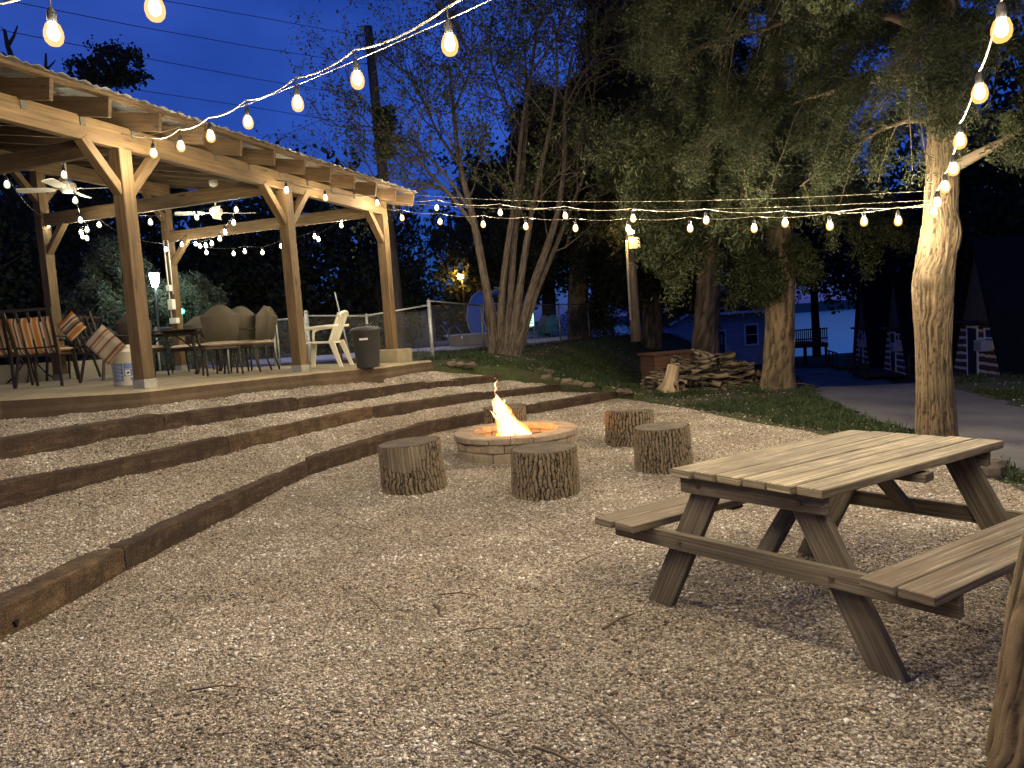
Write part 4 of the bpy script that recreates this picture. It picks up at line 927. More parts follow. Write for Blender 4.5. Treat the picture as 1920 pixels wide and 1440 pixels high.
def wrap(mb, a0, a1, z0, z1, e):
    n = 10; b = len(mb.v)
    for i in range(n + 1):
        a = va + a0 + (a1 - a0) * i / n
        for z in (z0, z1):
            r = (.128 + (.142 - .128) * z / (hB - .09)) * k + e; mb.v.append(tuple(bo + A(math.cos(a) * r, math.sin(a) * r, z)))
    for i in range(n): mb.face([b + 2 * i, b + 2 * i + 2, b + 2 * i + 3, b + 2 * i + 1], [(0, 0)] * 4)
m = MB(); wrap(m, -.95, -.08, .06, .27, .002); wrap(m, .02, .9, .205, .27, .002); wrap(m, .02, .9, .115, .20, .0021); wrap(m, .55, .9, .06, .10, .002); m.build('blue_label', blue, t)
m = MB()
for z in np.arange(.075, .26, .0165): wrap(m, -.9, -.55 + random.uniform(.2, .42), z, z + .006, .0035)
wrap(m, .12, .55, .125, .19, .0036); m.build('label_print', lw, t)
m = MB(); wrap(m, .22, .42, .142, .165, .005); wrap(m, .3, .5, .160, .172, .005); m.build('label_picture', plain('label_dark_ink', (.02, .03, .05), .5), t)
# trash can
bp = PZ(691, 690, 1.0); bz = float(deckz(bp[0], bp[1])); bo = A(bp[0], bp[1], bz); w = bo[1] / 1387
binm = plain('charcoal_bin_plastic', (.035, .036, .036), .55, 0, .4, .12); t = lab(empty('trash_can', bo), 'charcoal round trash can with a pale strip on it beside the last post', 'trash can')
rb, rt, hh = 21 * w, 26 * w, 66 * w
m = MB(); m.lathe(bo, [(rb * .95, 0), (rb, .012), (rt, hh), (rt * 1.06, hh + .005), (rt * 1.06, hh + .03), (rt, hh + .03)], 36); m.build('body', binm, t)
m = MB(); m.lathe(bo, [(rt * 1.09, hh + .01), (rt * 1.1, hh + .045), (rt * .9, hh + .07), (rt * .4, hh + .085), (.01, hh + .087)], 36); m.tube([bo + A(-.09, 0, hh + .08), bo + A(-.05, 0, hh + .105), bo + A(.05, 0, hh + .105), bo + A(.09, 0, hh + .08)], .014, 6); m.build('lid', binm, t)
va = math.atan2(-bo[1], -bo[0]); m = MB(); b = 0
for i in range(7):
    a = va - .5 + .62 * i / 6; z0 = hh * .78; z1 = hh * .835
    for z in (z0, z1): r = rb + (rt - rb) * z / hh + .003; m.v.append(tuple(bo + A(math.cos(a) * r, math.sin(a) * r, z)))
for i in range(6): m.face([2 * i, 2 * i + 2, 2 * i + 3, 2 * i + 1], [(0, 0)] * 4)
m.build('label_strip', lw, t)
# white plastic chair
def plastic_chair():
    t = empty('plastic_chair', (0, 0, 0)); wp = plain('cream_white_plastic', (.66, .62, .48), .4, 0, .5, .03)
    m = MB(); V = []
    # back with slots, curved in plan
    for k in range(7):
        a = (k - 3) * .17; x = math.sin(a) * .42; y = -.22 + (1 - math.cos(a)) * .28
        m.beam(A(x, y, .42), A(x * 1.12, y - .19, .86), .035 if abs(k - 3) < 3 else .05, .018, up=A(math.sin(a), -math.cos(a), 0) * -1)
    m.build('backrest', wp, t)
    m = MB(); P = [A((k - 4) / 4 * .245, -.41 + abs((k - 4) / 4)**2 * .05 + 0, .875 - abs((k - 4) / 4)**2.2 * .06) for k in range(9)]; m.tube(P, .024, 7); m.build('top_rail', wp, t)
    m = MB(); P = [A(-.22, -.22, .41), A(.22, -.22, .41), A(.26, .22, .43), A(.22, .25, .425), A(-.22, .25, .425), A(-.26, .22, .43)]; m.slab(P, .028); m.build('seat', wp, t, bevel=.006)
    for s in (-1, 1):
        m = MB(); m.tube([A(s * .275, -.36, .66), A(s * .30, -.15, .655), A(s * .30, .15, .635), A(s * .295, .24, .60), A(s * .275, .255, .5), A(s * .265, .25, .42)], [.02, .026, .028, .028, .022, .024], 7); m.build('arm', wp, t)
        for y0, y1 in ((.24, .30), (-.22, -.36)):
            m = MB(); a_ = A(s * .25, y0, .43); b_ = A(s * .285, y1, 0); sd = A(.022, 0, 0) * s; d2 = A(0, .045, 0) * (1 if y0 > 0 else -1)
            m.hexa([a_ - sd - d2, b_ - sd - d2 * .6, b_ + sd - d2 * .6, a_ + sd - d2, a_ - sd + d2, b_ - sd + d2 * .6, b_ + sd + d2 * .6, a_ + sd + d2]); m.build('leg', wp, t)
    return t
place(plastic_chair(), 610, 689, 175, 'white moulded plastic armchair beyond the second pavilion post', 'chair')
# broom and rake leaning on the fence
m = MB(); a = PD(628, 548, 14.1); b = PD(658, 676, 13.9); m.tube([a, b], .014, 7); lab(m.build('broom', plain('pale_handle', (.4, .42, .42), .5)), 'tall pale pole leaning against the chain-link fence behind the plastic chair', 'pole')
m = MB(); a = PD(631, 617, 14.2); b = PD(642, 680, 14.0); m.tube([a, b], .02, 7); m.beam(b + A(-.14, 0, -.05), b + A(.16, 0, -.05), .07, .16); lab(m.build('push_broom', M['pine']), 'short broom standing bristles down against the fence left of the trash can', 'broom')
# ------------------------------------------------------------------ vegetation helpers
def leafmesh(name, C, size, mat, parent=None, aspect=.5, up=0.0, droop=0.0, org=None, bend=.25):
    n = len(C); size = np.broadcast_to(np.asarray(size, float), (n,)) * RNG.uniform(.6, 1.3, n)
    a = RNG.normal(size=(n, 3)); a[:, 2] -= droop; a /= np.linalg.norm(a, axis=1)[:, None]
    b = RNG.normal(size=(n, 3)); b -= a * (a * b).sum(1)[:, None]; b /= np.linalg.norm(b, axis=1)[:, None]; c = np.cross(a, b)
    s = size[:, None]; P = np.stack([C - a * s * .5, C + b * s * aspect * .5 + c * s * bend * .3, C + a * s * .5, C - b * s * aspect * .5 + c * s * bend * .3], 1)
    F = np.arange(n * 4).reshape(n, 4)
    return raw_mesh(name, P.reshape(-1, 3), F, mat, parent=parent, org=org)
def cloud(cs, per, sp):
    cs = np.asarray(cs, float); n = len(cs); o = RNG.normal(size=(n, per, 3)) * np.asarray(sp).reshape(-1, 1, 1) if np.ndim(sp) else RNG.normal(size=(n, per, 3)) * sp
    return (cs[:, None] + o).reshape(-1, 3)
def twigs(mb, path, r0, r1, nt, tl, droop, sub=3, rad=.0075, t0=.15, side=1.0, upw=.15):
    """limb tube, drooping side twigs; returns spray centres"""
    P = np.array(path, float); s = np.concatenate([[0], np.cumsum(np.linalg.norm(np.diff(P, axis=0), axis=1))]); 
    tt = np.linspace(0, s[-1], max(6, int(s[-1] / .25))); Q = np.stack([np.interp(tt, s, P[:, q]) for q in range(3)], 1)
    for _ in range(2): Q[1:-1] = (Q[:-2] + 2 * Q[1:-1] + Q[2:]) / 4
    Q[1:-1] += RNG.normal(size=(len(Q) - 2, 3)) * .02
    mb.tube(list(Q), list(np.linspace(r0, r1, len(Q))), 7); out = []
    for _ in range(nt):
        t = RNG.uniform(t0, 1); i = t * (len(Q) - 1.001); a = int(i); p = Q[a] + (Q[a + 1] - Q[a]) * (i - a); d = nrm(Q[a + 1] - Q[a]); rnd = RNG.normal(size=3); rnd -= d * (rnd @ d); rnd[2] = rnd[2] * .6 + upw; dr = nrm(d * .7 + nrm(rnd) * side)
        L = tl * RNG.uniform(.5, 1.15) * (1 - .35 * t); m = 6; pts = []
        for k in range(m):
            q = k / (m - 1); pts.append(p + dr * L * q - A(0, 0, droop * L * q * q) + RNG.normal(size=3) * .012 * q)
        mb.tube(pts, list(np.linspace(rad, rad * .35, m)), 4, cap=False)
        for k in range(1, m):
            if k >= 2 or RNG.random() < .4:
                out.append(pts[k] + RNG.normal(size=3) * .03)
                for _ in range(sub):
                    e = nrm(RNG.normal(size=3) + dr * .8 - A(0, 0, .5)) * RNG.uniform(.08, .25) * L / .8; out.append(pts[k] + e * .55); out.append(pts[k] + e)
    return out
def thin(sp, f=1.0, thr=.47):
    sp = np.asarray(sp); n = fbm(sp[:, 0] * f + 5, sp[:, 1] * f, sp[:, 2] * f * 1.3, 3, 4); return sp[(n > thr) | (RNG.random(len(sp)) < .22)]
def px_path(L): return [PD(*p) for p in L]
# ------------------------------------------------------------------ big cedar on the right
ct = PD(1755, 822, 7.7); cb = A(ct[0], ct[1], float(zg(ct[0], ct[1])) - .05)
ceda = lab(empty('cedar_tree', cb), 'nearest cedar with the string lights tied to its thick knobbly trunk, beside the picnic table', 'tree', 'cedar trees')
tp = [cb] + px_path([(1752, 700, 7.7), (1750, 600, 7.7), (1754, 500, 7.7), (1764, 400, 7.7), (1768, 300, 7.7), (1770, 180, 7.7), (1772, 40, 7.7), (1774, -120, 7.7), (1776, -320, 7.7)])
tr_ = [.20, .168, .172, .182, .158, .15, .14, .12, .10, .06]
bark_cyl('trunk', tp, tr_, 140, 260, .014, M['bark_cedar'], ceda, 24, 1.5, 3, lump=.10, knobs=((PD(1712, 535, 7.6), (.16, .16, .24), .085), (PD(1745, 548, 7.45), (.07, .1, .06), -.05), (PD(1800, 440, 7.6), (.1, .1, .12), .05), (PD(1742, 532, 7.45), (.12, .1, .12), .03)))
mb = MB(); sp = []
LA = [([(1768, 20, 7.65), (1750, 40, 7.1), (1725, 95, 6.6), (1705, 160, 6.3)], .025, 26, .6, .7), ([(1770, -60, 7.65), (1790, 0, 7.1), (1800, 70, 6.7), (1790, 130, 6.5)], .025, 24, .55, .7),
      ([(1768, 150, 7.7), (1690, 138, 7.9), (1600, 155, 8.2), (1500, 190, 8.6), (1400, 225, 9.0), (1330, 245, 9.3)], .05, 46, .8, .75),
      ([(1768, 60, 7.7), (1650, 15, 8.0), (1500, 30, 8.5), (1350, 75, 9.0), (1225, 120, 9.6)], .045, 50, .85, .6),
      ([(1768, -40, 7.7), (1600, -60, 7.5), (1400, -40, 7.8), (1250, -5, 8.3), (1190, 40, 8.8)], .045, 46, .8, .6),
      ([(1765, 225, 7.7), (1700, 215, 7.8), (1640, 240, 8.2), (1570, 300, 8.7), (1500, 350, 9.2)], .03, 14, .6, .6),
      ([(1790, 312, 7.6), (1850, 274, 7.3), (1925, 235, 7.0), (2040, 180, 6.6)], .062, 12, .5, .4),
      ([(1770, 0, 7.7), (1850, -60, 7.4), (1960, -50, 7.0), (2060, 20, 6.7)], .04, 26, .8, .7),
      ([(1765, 90, 7.7), (1840, 60, 8.6), (1920, 90, 9.4), (2000, 150, 10)], .035, 26, .8, .7),
      ([(1765, -10, 7.7), (1700, 20, 9), (1620, 60, 10.5), (1520, 100, 12)], .04, 40, .9, .6),
      ([(1768, 100, 7.7), (1700, 90, 8.6), (1640, 190, 9.4), (1590, 330, 10.2), (1570, 400, 10.6)], .03, 14, .6, .7),
      ([(1770, -120, 7.7), (1560, -170, 7.2), (1350, -150, 7.4), (1200, -90, 8)], .045, 40, .9, .7)]
for path, r, nt, tl_, dr in LA: sp += twigs(mb, px_path(path), r, .008, nt, tl_, dr, 3)
mb.tube(px_path([(1770, 235, 7.6), (1735, 175, 7.4), (1722, 150, 7.3), (1692, 135, 7.2)]), [.035, .03, .026, .03], 8)
mb.build('limbs', M['twig'], ceda)
leafmesh('foliage', cloud(thin(sp, 1.5), 22, .045), .06, M['cedar'], ceda, .2, droop=.3)
# a sprig hanging close to the camera
mb = MB(); s2 = twigs(mb, px_path([(1620, -200, 5.2), (1560, -120, 4.6), (1520, -45, 4.3), (1510, 2, 4.25)]), .02, .003, 9, .20, 1.1, 3, .004, .6)
o = mb.build('hanging_branch', M['limb'], ceda); leafmesh('foliage', cloud(s2, 30, .016), .034, M['cedar'], ceda, .4, droop=.8)
# ------------------------------------------------------------------ other cedars
def radial_limbs(base, zs, rad, n, az0=0, up=.1, drop=.35):
    r = []
    for k in range(n):
        z = zs[0] + (zs[1] - zs[0]) * (k + .5) / n; a = az0 + k * 2.399; L = rad * RNG.uniform(.75, 1.1) * (1 - .55 * ((z - zs[0]) / (zs[1] - zs[0]))**1.5)
        d = A(math.cos(a), math.sin(a), 0); p = base + A(0, 0, z); r.append([p, p + d * L * .35 + A(0, 0, up * L), p + d * L * .7 + A(0, 0, up * L * .8), p + d * L + A(0, 0, up * L - drop * L)])
    return r
def cedar(base, trunk, radii, label, limbs, nt, tl_, droop, per, spread, leaf, mat, nseg=(48, 90), bark='bark_cedar', seed=1, group='cedar trees', name='cedar_tree', extra=()):
    t = lab(empty(name, base), label, 'tree', group)
    bark_cyl('trunk', trunk, radii, nseg[0], nseg[1], .016, M[bark], t, 13, 1.3, seed, lump=.10)
    mb = MB(); sp = []
    for l in limbs: sp += twigs(mb, l, .04, .008, nt, tl_, droop, 2, .006)
    for l, r_, n2, t2, d2 in extra: sp += twigs(mb, l, r_, .006, n2, t2, d2, 3, .005)
    mb.build('limbs', M['limb'], t); leafmesh('foliage', cloud(thin(sp, .9), int(per * 1.6), spread), leaf, mat, t, .24, droop=.3); return t
b = PD(1458, 730, 13.4); b[2] = zg(b[0], b[1]) - .05
trk = [b] + px_path([(1459, 690, 13.4), (1463, 600, 13.4), (1464, 500, 13.4), (1460, 380, 13.4), (1456, 200, 13.4), (1450, -50, 13.4)])
ex = [(px_path(l), .02, n_, t_, d_) for l, n_, t_, d_ in (
    ([(1458, 440, 13.4), (1420, 430, 13.2), (1395, 470, 13.0), (1400, 520, 13.0)], 16, .4, 1.0), ([(1462, 450, 13.4), (1490, 440, 13.2), (1505, 470, 13.1), (1508, 520, 13.0)], 10, .35, 1.0),
    ([(1460, 460, 13.4), (1445, 490, 13.1), (1440, 540, 13.0)], 14, .35, 1.0), ([(1456, 380, 13.4), (1380, 360, 13), (1300, 400, 12.6), (1245, 460, 12.4)], 40, .8, .7),
    ([(1456, 340, 13.4), (1540, 330, 13), (1620, 360, 12.8), (1660, 420, 12.6)], 30, .7, .7), ([(1455, 300, 13.4), (1350, 285, 12.5), (1245, 330, 12), (1200, 400, 12)], 44, .9, .7),
    ([(1455, 250, 13.4), (1430, 280, 11.5), (1400, 330, 10.6), (1390, 385, 10.2)], 30, .7, .7), ([(1455, 200, 13.4), (1500, 220, 11.8), (1530, 280, 11.0), (1530, 350, 10.8)], 28, .7, .7),
    ([(1455, 180, 13.4), (1330, 170, 12.0), (1230, 210, 11.4), (1170, 260, 11)], 44, .9, .6))]
cedar(b, trk, [.33, .27, .25, .24, .22, .18, .12], 'cedar beside the road with shaggy shoots around its straight trunk, right of the wood pile', radial_limbs(b, (5.0, 11), 3.0, 16), 26, .9, .6, 10, .08, .10, M['cedar'], seed=6, extra=ex)
b = PD(1322, 690, 18.5); b[2] = zg(b[0], b[1]) - .05
trk = [b] + px_path([(1322, 640, 18.5), (1327, 560, 18.5), (1332, 450, 18.5), (1335, 250, 18.5), (1335, -50, 18.5)])
cedar(b, trk, [.42, .33, .30, .28, .22, .1], 'dark-trunked cedar rising behind the wood pile in front of the blue house', radial_limbs(b, (4.9, 12), 2.3, 22, 1, .1, .45), 26, 1.1, .6, 9, .11, .15, M['cedar2'], (32, 60), 'bark_dark', 8)
b = PD(1086, 625, 25.5); b[2] = .75
trk = [b] + px_path([(1084, 560, 25.5), (1086, 450, 25.5), (1088, 250, 25.5), (1090, 170, 25.5)])
cedar(b, trk, [.42, .36, .32, .24, .1], 'cedar with a yellow-lit trunk standing behind the poolside chairs', radial_limbs(b, (3.5, 8.6), 2.6, 26, 2, .05, .4), 24, 1.2, .6, 8, .14, .19, M['cedar'], (32, 60), 'bark_cedar', 11)
b = PD(1222, 640, 24); b[2] = zg(b[0], b[1])
trk = [b] + px_path([(1222, 500, 24), (1224, 300, 24), (1226, -50, 24)])
cedar(b, trk, [.35, .3, .25, .1], 'tall cedar between the fence corner and the blue house, its trunk hidden by foliage', radial_limbs(b, (1.8, 14), 1.9, 36, 3, .05, .5), 24, 1.3, .6, 8, .14, .19, M['cedar2'], (28, 50), 'bark_dark', 13)
# ------------------------------------------------------------------ leafy background trees
def blob_tree(name, base, h, cr, z0, nclump, per, leaf, mat, label, group, trunk=.25, seed=0, sq=1.0, sub=0, csp=None):
    base = np.asarray(base, float); t = lab(empty(name, base), label, 'tree', group); mb = MB()
    lean = A(random.uniform(-.04, .04), random.uniform(-.04, .04), 1); mb.tube([base - A(0, 0, .2), base + lean * h * .3, base + lean * h * .6, base + lean * h * .85], [trunk, trunk * .8, trunk * .5, trunk * .15], 9)
    zc = (h + z0) / 2; hz = (h - z0) / 2; cs = []
    for k in range(nclump):
        d = RNG.normal(size=3); d /= np.linalg.norm(d); rr = RNG.uniform(.35, 1)**.5; p = base + A(d[0] * cr * rr, d[1] * cr * rr * sq, zc + d[2] * hz * rr); cs.append(p)
        if k % 2 == 0:
            s = base + lean * (zc - hz * .4 + (p[2] - base[2] - zc) * .5); mb.tube([s, (s + p) / 2 + A(0, 0, .2), p], [trunk * .28, trunk * .16, .015], 5)
            for _ in range(3): q = p + RNG.normal(size=3) * cr * .2; mb.tube([p, q], [.015, .006], 4)
    mb.build('trunk', M['limb'], t); sp_ = csp or cr * .17
    cs = np.array(cs); sub_c = cloud(cs, 5, sp_); C = cloud(sub_c, per, sp_ * .42)
    leafmesh('crown', C, leaf, mat, t, .7); return t
GB = 'dark trees beyond the patio and the pool'
def at(px, d, z=None):
    p = PD(px, 620, d); p[2] = float(zbase(p[0], p[1])) if z is None else z; return p
blob_tree('shade_tree', at(570, 33, .3), 8.0, 4.4, .4, 120, 30, .26, M['darkleaf'], 'big dark shade tree filling the view between the second and third posts', GB, .4)
blob_tree('shade_tree', at(420, 36, .3), 9.2, 4.6, .6, 80, 22, .28, M['darkleaf'], 'dark tree seen under the roof left of the second post', GB, .35)
blob_tree('shade_tree', at(712, 30, .5), 4.6, 1.7, .2, 45, 22, .22, M['darkleaf'], 'lower dark tree directly behind the last post and the leaning pole', GB, .2)
blob_tree('shade_tree', at(1030, 37, .5), 10.3, 3.9, 2.2, 120, 34, .24, M['leaf'], 'dense dark green tree right behind the many-stemmed tree', GB, .4)
blob_tree('shade_tree', at(1215, 34, .4), 15, 2.6, 1.5, 110, 28, .24, M['darkleaf'], 'tall narrow dark tree left of the wooden pole with lamps', GB, .3)
blob_tree('shade_tree', at(905, 42, .3), 8, 3.0, .8, 60, 24, .25, M['leaf'], 'round tree lit from below by the orange street lamp', GB, .3)
blob_tree('shade_tree', at(826, 48, .3), 3.4, 2.3, .0, 40, 20, .25, M['darkleaf'], 'small rounded dark tree low against the sky left of the street lamp', GB, .2)
GL = 'dark trees behind the pavilion at the left'
blob_tree('dark_conifer', at(60, 24, .6), 8.3, 3.2, .5, 60, 20, .22, M['darkleaf'], 'ragged dark tree filling the far left under the roof', GL, .3, sq=.8)
blob_tree('dark_conifer', at(250, 30, .6), 9.2, 3.0, .3, 70, 22, .24, M['darkleaf'], 'dark tree behind the first pavilion post', GL, .3, sq=.8)
blob_tree('dark_conifer', at(-60, 20, .6), 6.5, 2.5, .5, 50, 20, .2, M['darkleaf'], 'dark tree at the very left edge below the roof', GL, .3, sq=.8)
blob_tree('dark_conifer', at(160, 36, .6), 8.5, 3.6, .5, 60, 20, .28, M['darkleaf'], 'distant dark tree between the two left pavilion posts', GL, .3, sq=.8)
def spruce(px, d, h, r, label, z=.8, mat='spruce', per=16, n=26):
    base = at(px, d, z); t = lab(empty('spruce_tree', base), label, 'tree', 'blue-green spruces behind the patio'); mb = MB(); mb.tube([base, base + A(0, 0, h)], [.12, .02], 8); sp = []
    for k in range(n):
        z_ = .3 + (h - .5) * k / n; L = r * (1 - z_ / h)**.8 + .15
        for q in range(5): 
            a = k * 2.4 + q * 2 * PI / 5; dd_ = A(math.cos(a), math.sin(a), 0); p = base + A(0, 0, z_); sp += twigs(mb, [p, p + dd_ * L * .5 + A(0, 0, .08), p + dd_ * L + A(0, 0, .02)], .018, .005, 5, .4 * L / r + .15, .3, 1, .005)
    mb.build('trunk', M['limb'], t); leafmesh('foliage', cloud(sp, per // 3, .06), .10, M[mat], t, .35); return t
spruce(232, 18.5, 3.6, 1.7, 'lit blue-green spruce left of the white lantern post')
spruce(362, 19.0, 2.6, 1.5, 'lower lit spruce right of the outlet boxes on the back post')
spruce(178, 21, 3.1, 1.8, 'dimmer spruce between the two leftmost posts of the pavilion')
# tree silhouettes above the roof
t = lab(empty('dead_tree', at(20, 26, .5)), 'bare dead snag rising above the pavilion roof at the upper left', 'tree'); mb = MB()
for l, r in (([(60, 300, 26), (40, 180, 26), (26, 120, 26), (14, 85, 26), (8, 55, 26)], .16), ([(26, 120, 26), (6, 100, 26), (-6, 98, 26)], .06), ([(14, 88, 26), (26, 68, 26), (33, 48, 26)], .07), ([(95, 300, 26), (92, 180, 26), (86, 125, 26), (86, 100, 26)], .10), ([(88, 130, 26), (100, 118, 26), (104, 112, 26)], .04), ([(12, 62, 26), (2, 50, 26)], .03)):
    P = px_path(l); mb.tube(P, list(np.linspace(r, r * .3, len(P))), 7)
P = [at(20, 26, .3), PD(60, 300, 26)]; mb.tube(P, [.25, .16], 8); P = [PD(55, 400, 26), PD(95, 300, 26)]; mb.tube(P, [.16, .10], 8); mb.build('trunk', M['limb'], t)
t = lab(empty('oak_tree', at(190, 27, .5)), 'leafy treetop showing over the pavilion roof near the upper left', 'tree'); mb = MB(); sp = []
mb.tube([at(190, 27, .5), PD(180, 300, 27), PD(175, 180, 27)], [.3, .2, .12], 8)
for (x, y) in ((160, 140), (178, 120), (196, 95), (190, 110), (215, 128), (238, 104), (250, 106), (222, 145), (240, 148), (262, 138), (205, 150), (170, 155), (185, 140), (150, 128), (230, 125)):
    p = PD(x, y, 27 + random.uniform(-1, 1)); mb.tube([PD(178, 190, 27), (PD(178, 170, 27) + p) / 2, p], [.05, .03, .01], 5); sp += [p + RNG.normal(size=3) * A(.22, .25, .1) for _ in range(9)]
mb.build('trunk', M['limb'], t); leafmesh('crown', cloud(sp, 20, .10), .16, M['darkleaf'], t, .7)
# far wood behind the cabins and the house
GW = 'tall trees behind the cabins and the blue house'
for i, (px, d, h, cr, lb) in enumerate([(1240, 66, 21, 6, 'dark tall tree rising behind the left end of the blue house'), (1400, 62, 20, 6, 'dark tall tree behind the roof of the blue house'), (1530, 60, 19, 5, 'dark tree over the raised wooden deck by the lake'),
                                   (1640, 56, 12, 5.5, 'dark tall tree behind the farthest cabin'), (1745, 48, 11, 5.5, 'dark tall tree behind the middle cabin'), (1850, 42, 13, 4.5, 'dark tree behind the nearest cabin'), (1960, 34, 16, 5.5, 'dark tree at the right edge beyond the nearest cabin'), (1335, 76, 22, 5, 'slender dark tree between the house and the picture top')]):
    blob_tree('tall_tree', at(px, d), h, cr, 4.2, 80, 22, .36, M['darkleaf'], lb, GW, .35)
# ------------------------------------------------------------------ many-stemmed tree
b = PD(945, 652, 15.6); b[2] = float(zg(b[0], b[1])) - .05
mt = lab(empty('many_stemmed_tree', b), 'many-stemmed tree with sparse small leaves on the bank in front of the pool', 'tree')
D0 = 15.6; stems = [([(925, 650), (922, 600), (905, 500), (890, 420), (872, 350), (858, 290), (850, 200), (842, 120)], .16, .03), ([(935, 652), (940, 560), (950, 470), (962, 400), (972, 320), (978, 230), (1000, 120), (1008, 30)], .12, .025),
    ([(945, 650), (958, 560), (962, 470), (975, 370), (985, 280), (990, 160), (980, 60)], .13, .02), ([(955, 650), (972, 560), (985, 470), (1000, 380), (1030, 250), (1048, 150), (1040, 40)], .13, .02),
    ([(965, 650), (990, 560), (1020, 480), (1045, 410), (1062, 300), (1056, 200), (1075, 90)], .15, .03), ([(970, 640), (1000, 560), (1035, 480), (1075, 380), (1110, 290), (1125, 220)], .10, .02),
    ([(890, 425), (850, 370), (815, 335), (775, 290), (750, 250)], .07, .015), ([(872, 380), (820, 350), (770, 338), (715, 330), (640, 345)], .05, .01), ([(862, 310), (820, 250), (795, 190), (765, 120)], .055, .012),
    ([(885, 400), (840, 330), (790, 280), (720, 240), (660, 235)], .05, .01), ([(1056, 210), (1085, 150), (1120, 100), (1150, 80)], .05, .01), ([(978, 240), (940, 180), (915, 100), (925, 30)], .05, .01), ([(850, 210), (880, 140), (890, 60)], .04, .01), ([(1000, 130), (1040, 80), (1060, 10)], .04, .01)]
mb = MB(); lp = []; SR = .68
def branch(p, d, L, r, lv, mb, out):
    n = 5; pts = [p]; dd = d.copy()
    for k in range(n): dd = nrm(dd + RNG.normal(size=3) * .17 + A(0, 0, .07)); pts.append(pts[-1] + dd * L / n)
    mb.tube(pts, list(np.linspace(r, r * .4, n + 1)), 5 if lv < 2 else 3, cap=False)
    if lv >= 2: out += [pts[2], pts[3], pts[4], pts[5]]
    elif lv == 1: out += [pts[5]]
    if lv < 3:
        for _ in range(4 if lv == 0 else 3):
            k = RNG.integers(1, n + 1); q = pts[k]; t_ = nrm(pts[k] - pts[k - 1]); rn = RNG.normal(size=3); rn -= t_ * (rn @ t_); branch(q, nrm(t_ * .75 + nrm(rn) * .75 + A(0, 0, .1)), L * .58, r * .5, lv + 1, mb, out)
for si, (l, r0, r1) in enumerate(stems):
    P = px_path([(x, y, D0 + (si % 3 - 1) * .35 * min(1, (650 - y) / 300)) for x, y in l]); 
    if si < 6: P[0][2] = b[2]
    s = np.linspace(0, len(P) - 1, len(P) * 3); Q = np.stack([np.interp(s, range(len(P)), np.array(P)[:, q]) for q in range(3)], 1)
    for _ in range(2): Q[1:-1] = (Q[:-2] + 2 * Q[1:-1] + Q[2:]) / 4
    if si < 6: bark_cyl('stem', Q, SR * np.linspace(r0, r1, len(Q)) * (1 + .3 * np.exp(-np.arange(len(Q)) / 2.0)), 44, 110, .012, M['bark_dark'], mt, 14, 2.2, si + 30, lump=.12)
    else: mb.tube(list(Q), list(SR * np.linspace(r0, r1, len(Q))), 9)
    m_ = len(Q)
    for _ in range(9 if si < 6 else 8):
        i = int(RNG.uniform(.42 if si < 6 else .3, .98) * (m_ - 1)); t_ = nrm(Q[min(i + 1, m_ - 1)] - Q[i - 1]); rn = RNG.normal(size=3); rn -= t_ * (rn @ t_); branch(Q[i], nrm(t_ * .6 + nrm(rn) * .8 + A(0, 0, .1)), RNG.uniform(.9, 1.7), .016, 0, mb, lp)
mb.build('branches', M['limb'], mt)
lp = np.array(lp); print('leaf pts', len(lp)); lp = lp[RNG.random(len(lp)) < .5]
leafmesh('leaves', cloud(lp, 2, .05), .06, M['leaf'], mt, .7)
# small bare tree against the sky behind the leaning pole
t = lab(empty('small_bare_tree', at(770, 32, .5)), 'small thin twiggy tree against the sky right of the last post', 'tree'); mb = MB(); lp = []
bb = at(770, 32, .5); mb.tube([bb, PD(768, 540, 32), PD(765, 480, 32)], [.12, .09, .05], 7)
for k in range(14): branch(PD(768 + random.uniform(-6, 6), random.uniform(480, 560), 32), nrm(A(random.uniform(-.5, .7), 0, random.uniform(.3, 1))), 1.8, .03, 1, mb, lp)
mb.build('trunk', M['limb'], t); leafmesh('leaves', cloud(lp, 3, .1), .14, M['darkleaf'], t, .7)
# tree trunk just inside the lower right corner
b = PZ(1935, 1500, 0); P = [PD(1965, 1640, b[1]), PD(1946, 1440, b[1] ), PD(1958, 1300, b[1]), PD(1980, 1150, b[1]), PD(2014, 1000, b[1]), PD(2080, 700, b[1]), PD(2150, 300, b[1])]
P[0] = A(P[1][0] + .02, P[1][1], -.05)
t = lab(empty('cedar_tree', P[0]), 'shaggy cedar trunk cut off by the lower right corner of the picture', 'tree', 'cedar trees'); w_ = .115
P += [P[-1] + A(.06, .05, 1.3), P[-1] + A(.12, .02, 3.2), P[-1] + A(.1, .05, 5.5)]
bark_cyl('trunk', P, [w_ * 1.5, w_ * 1.15, w_ * 1.02, w_, w_, w_ * .95, w_ * .9, w_ * .8, w_ * .55, w_ * .2], 90, 420, .012, M['bark_cedar'], t, 12, 1.8, 21, lump=.08)
mb = MB(); sp = []
for l in radial_limbs(A(P[-3][0], P[-3][1], 0), (4.6, 8.2), 1.9, 9, .5, .1, .3): sp += twigs(mb, l, .03, .006, 16, .7, .6, 2, .006)
mb.build('limbs', M['limb'], t); leafmesh('foliage', cloud(thin(sp), 14, .06), .08, M['cedar2'], t, .25, droop=.3)
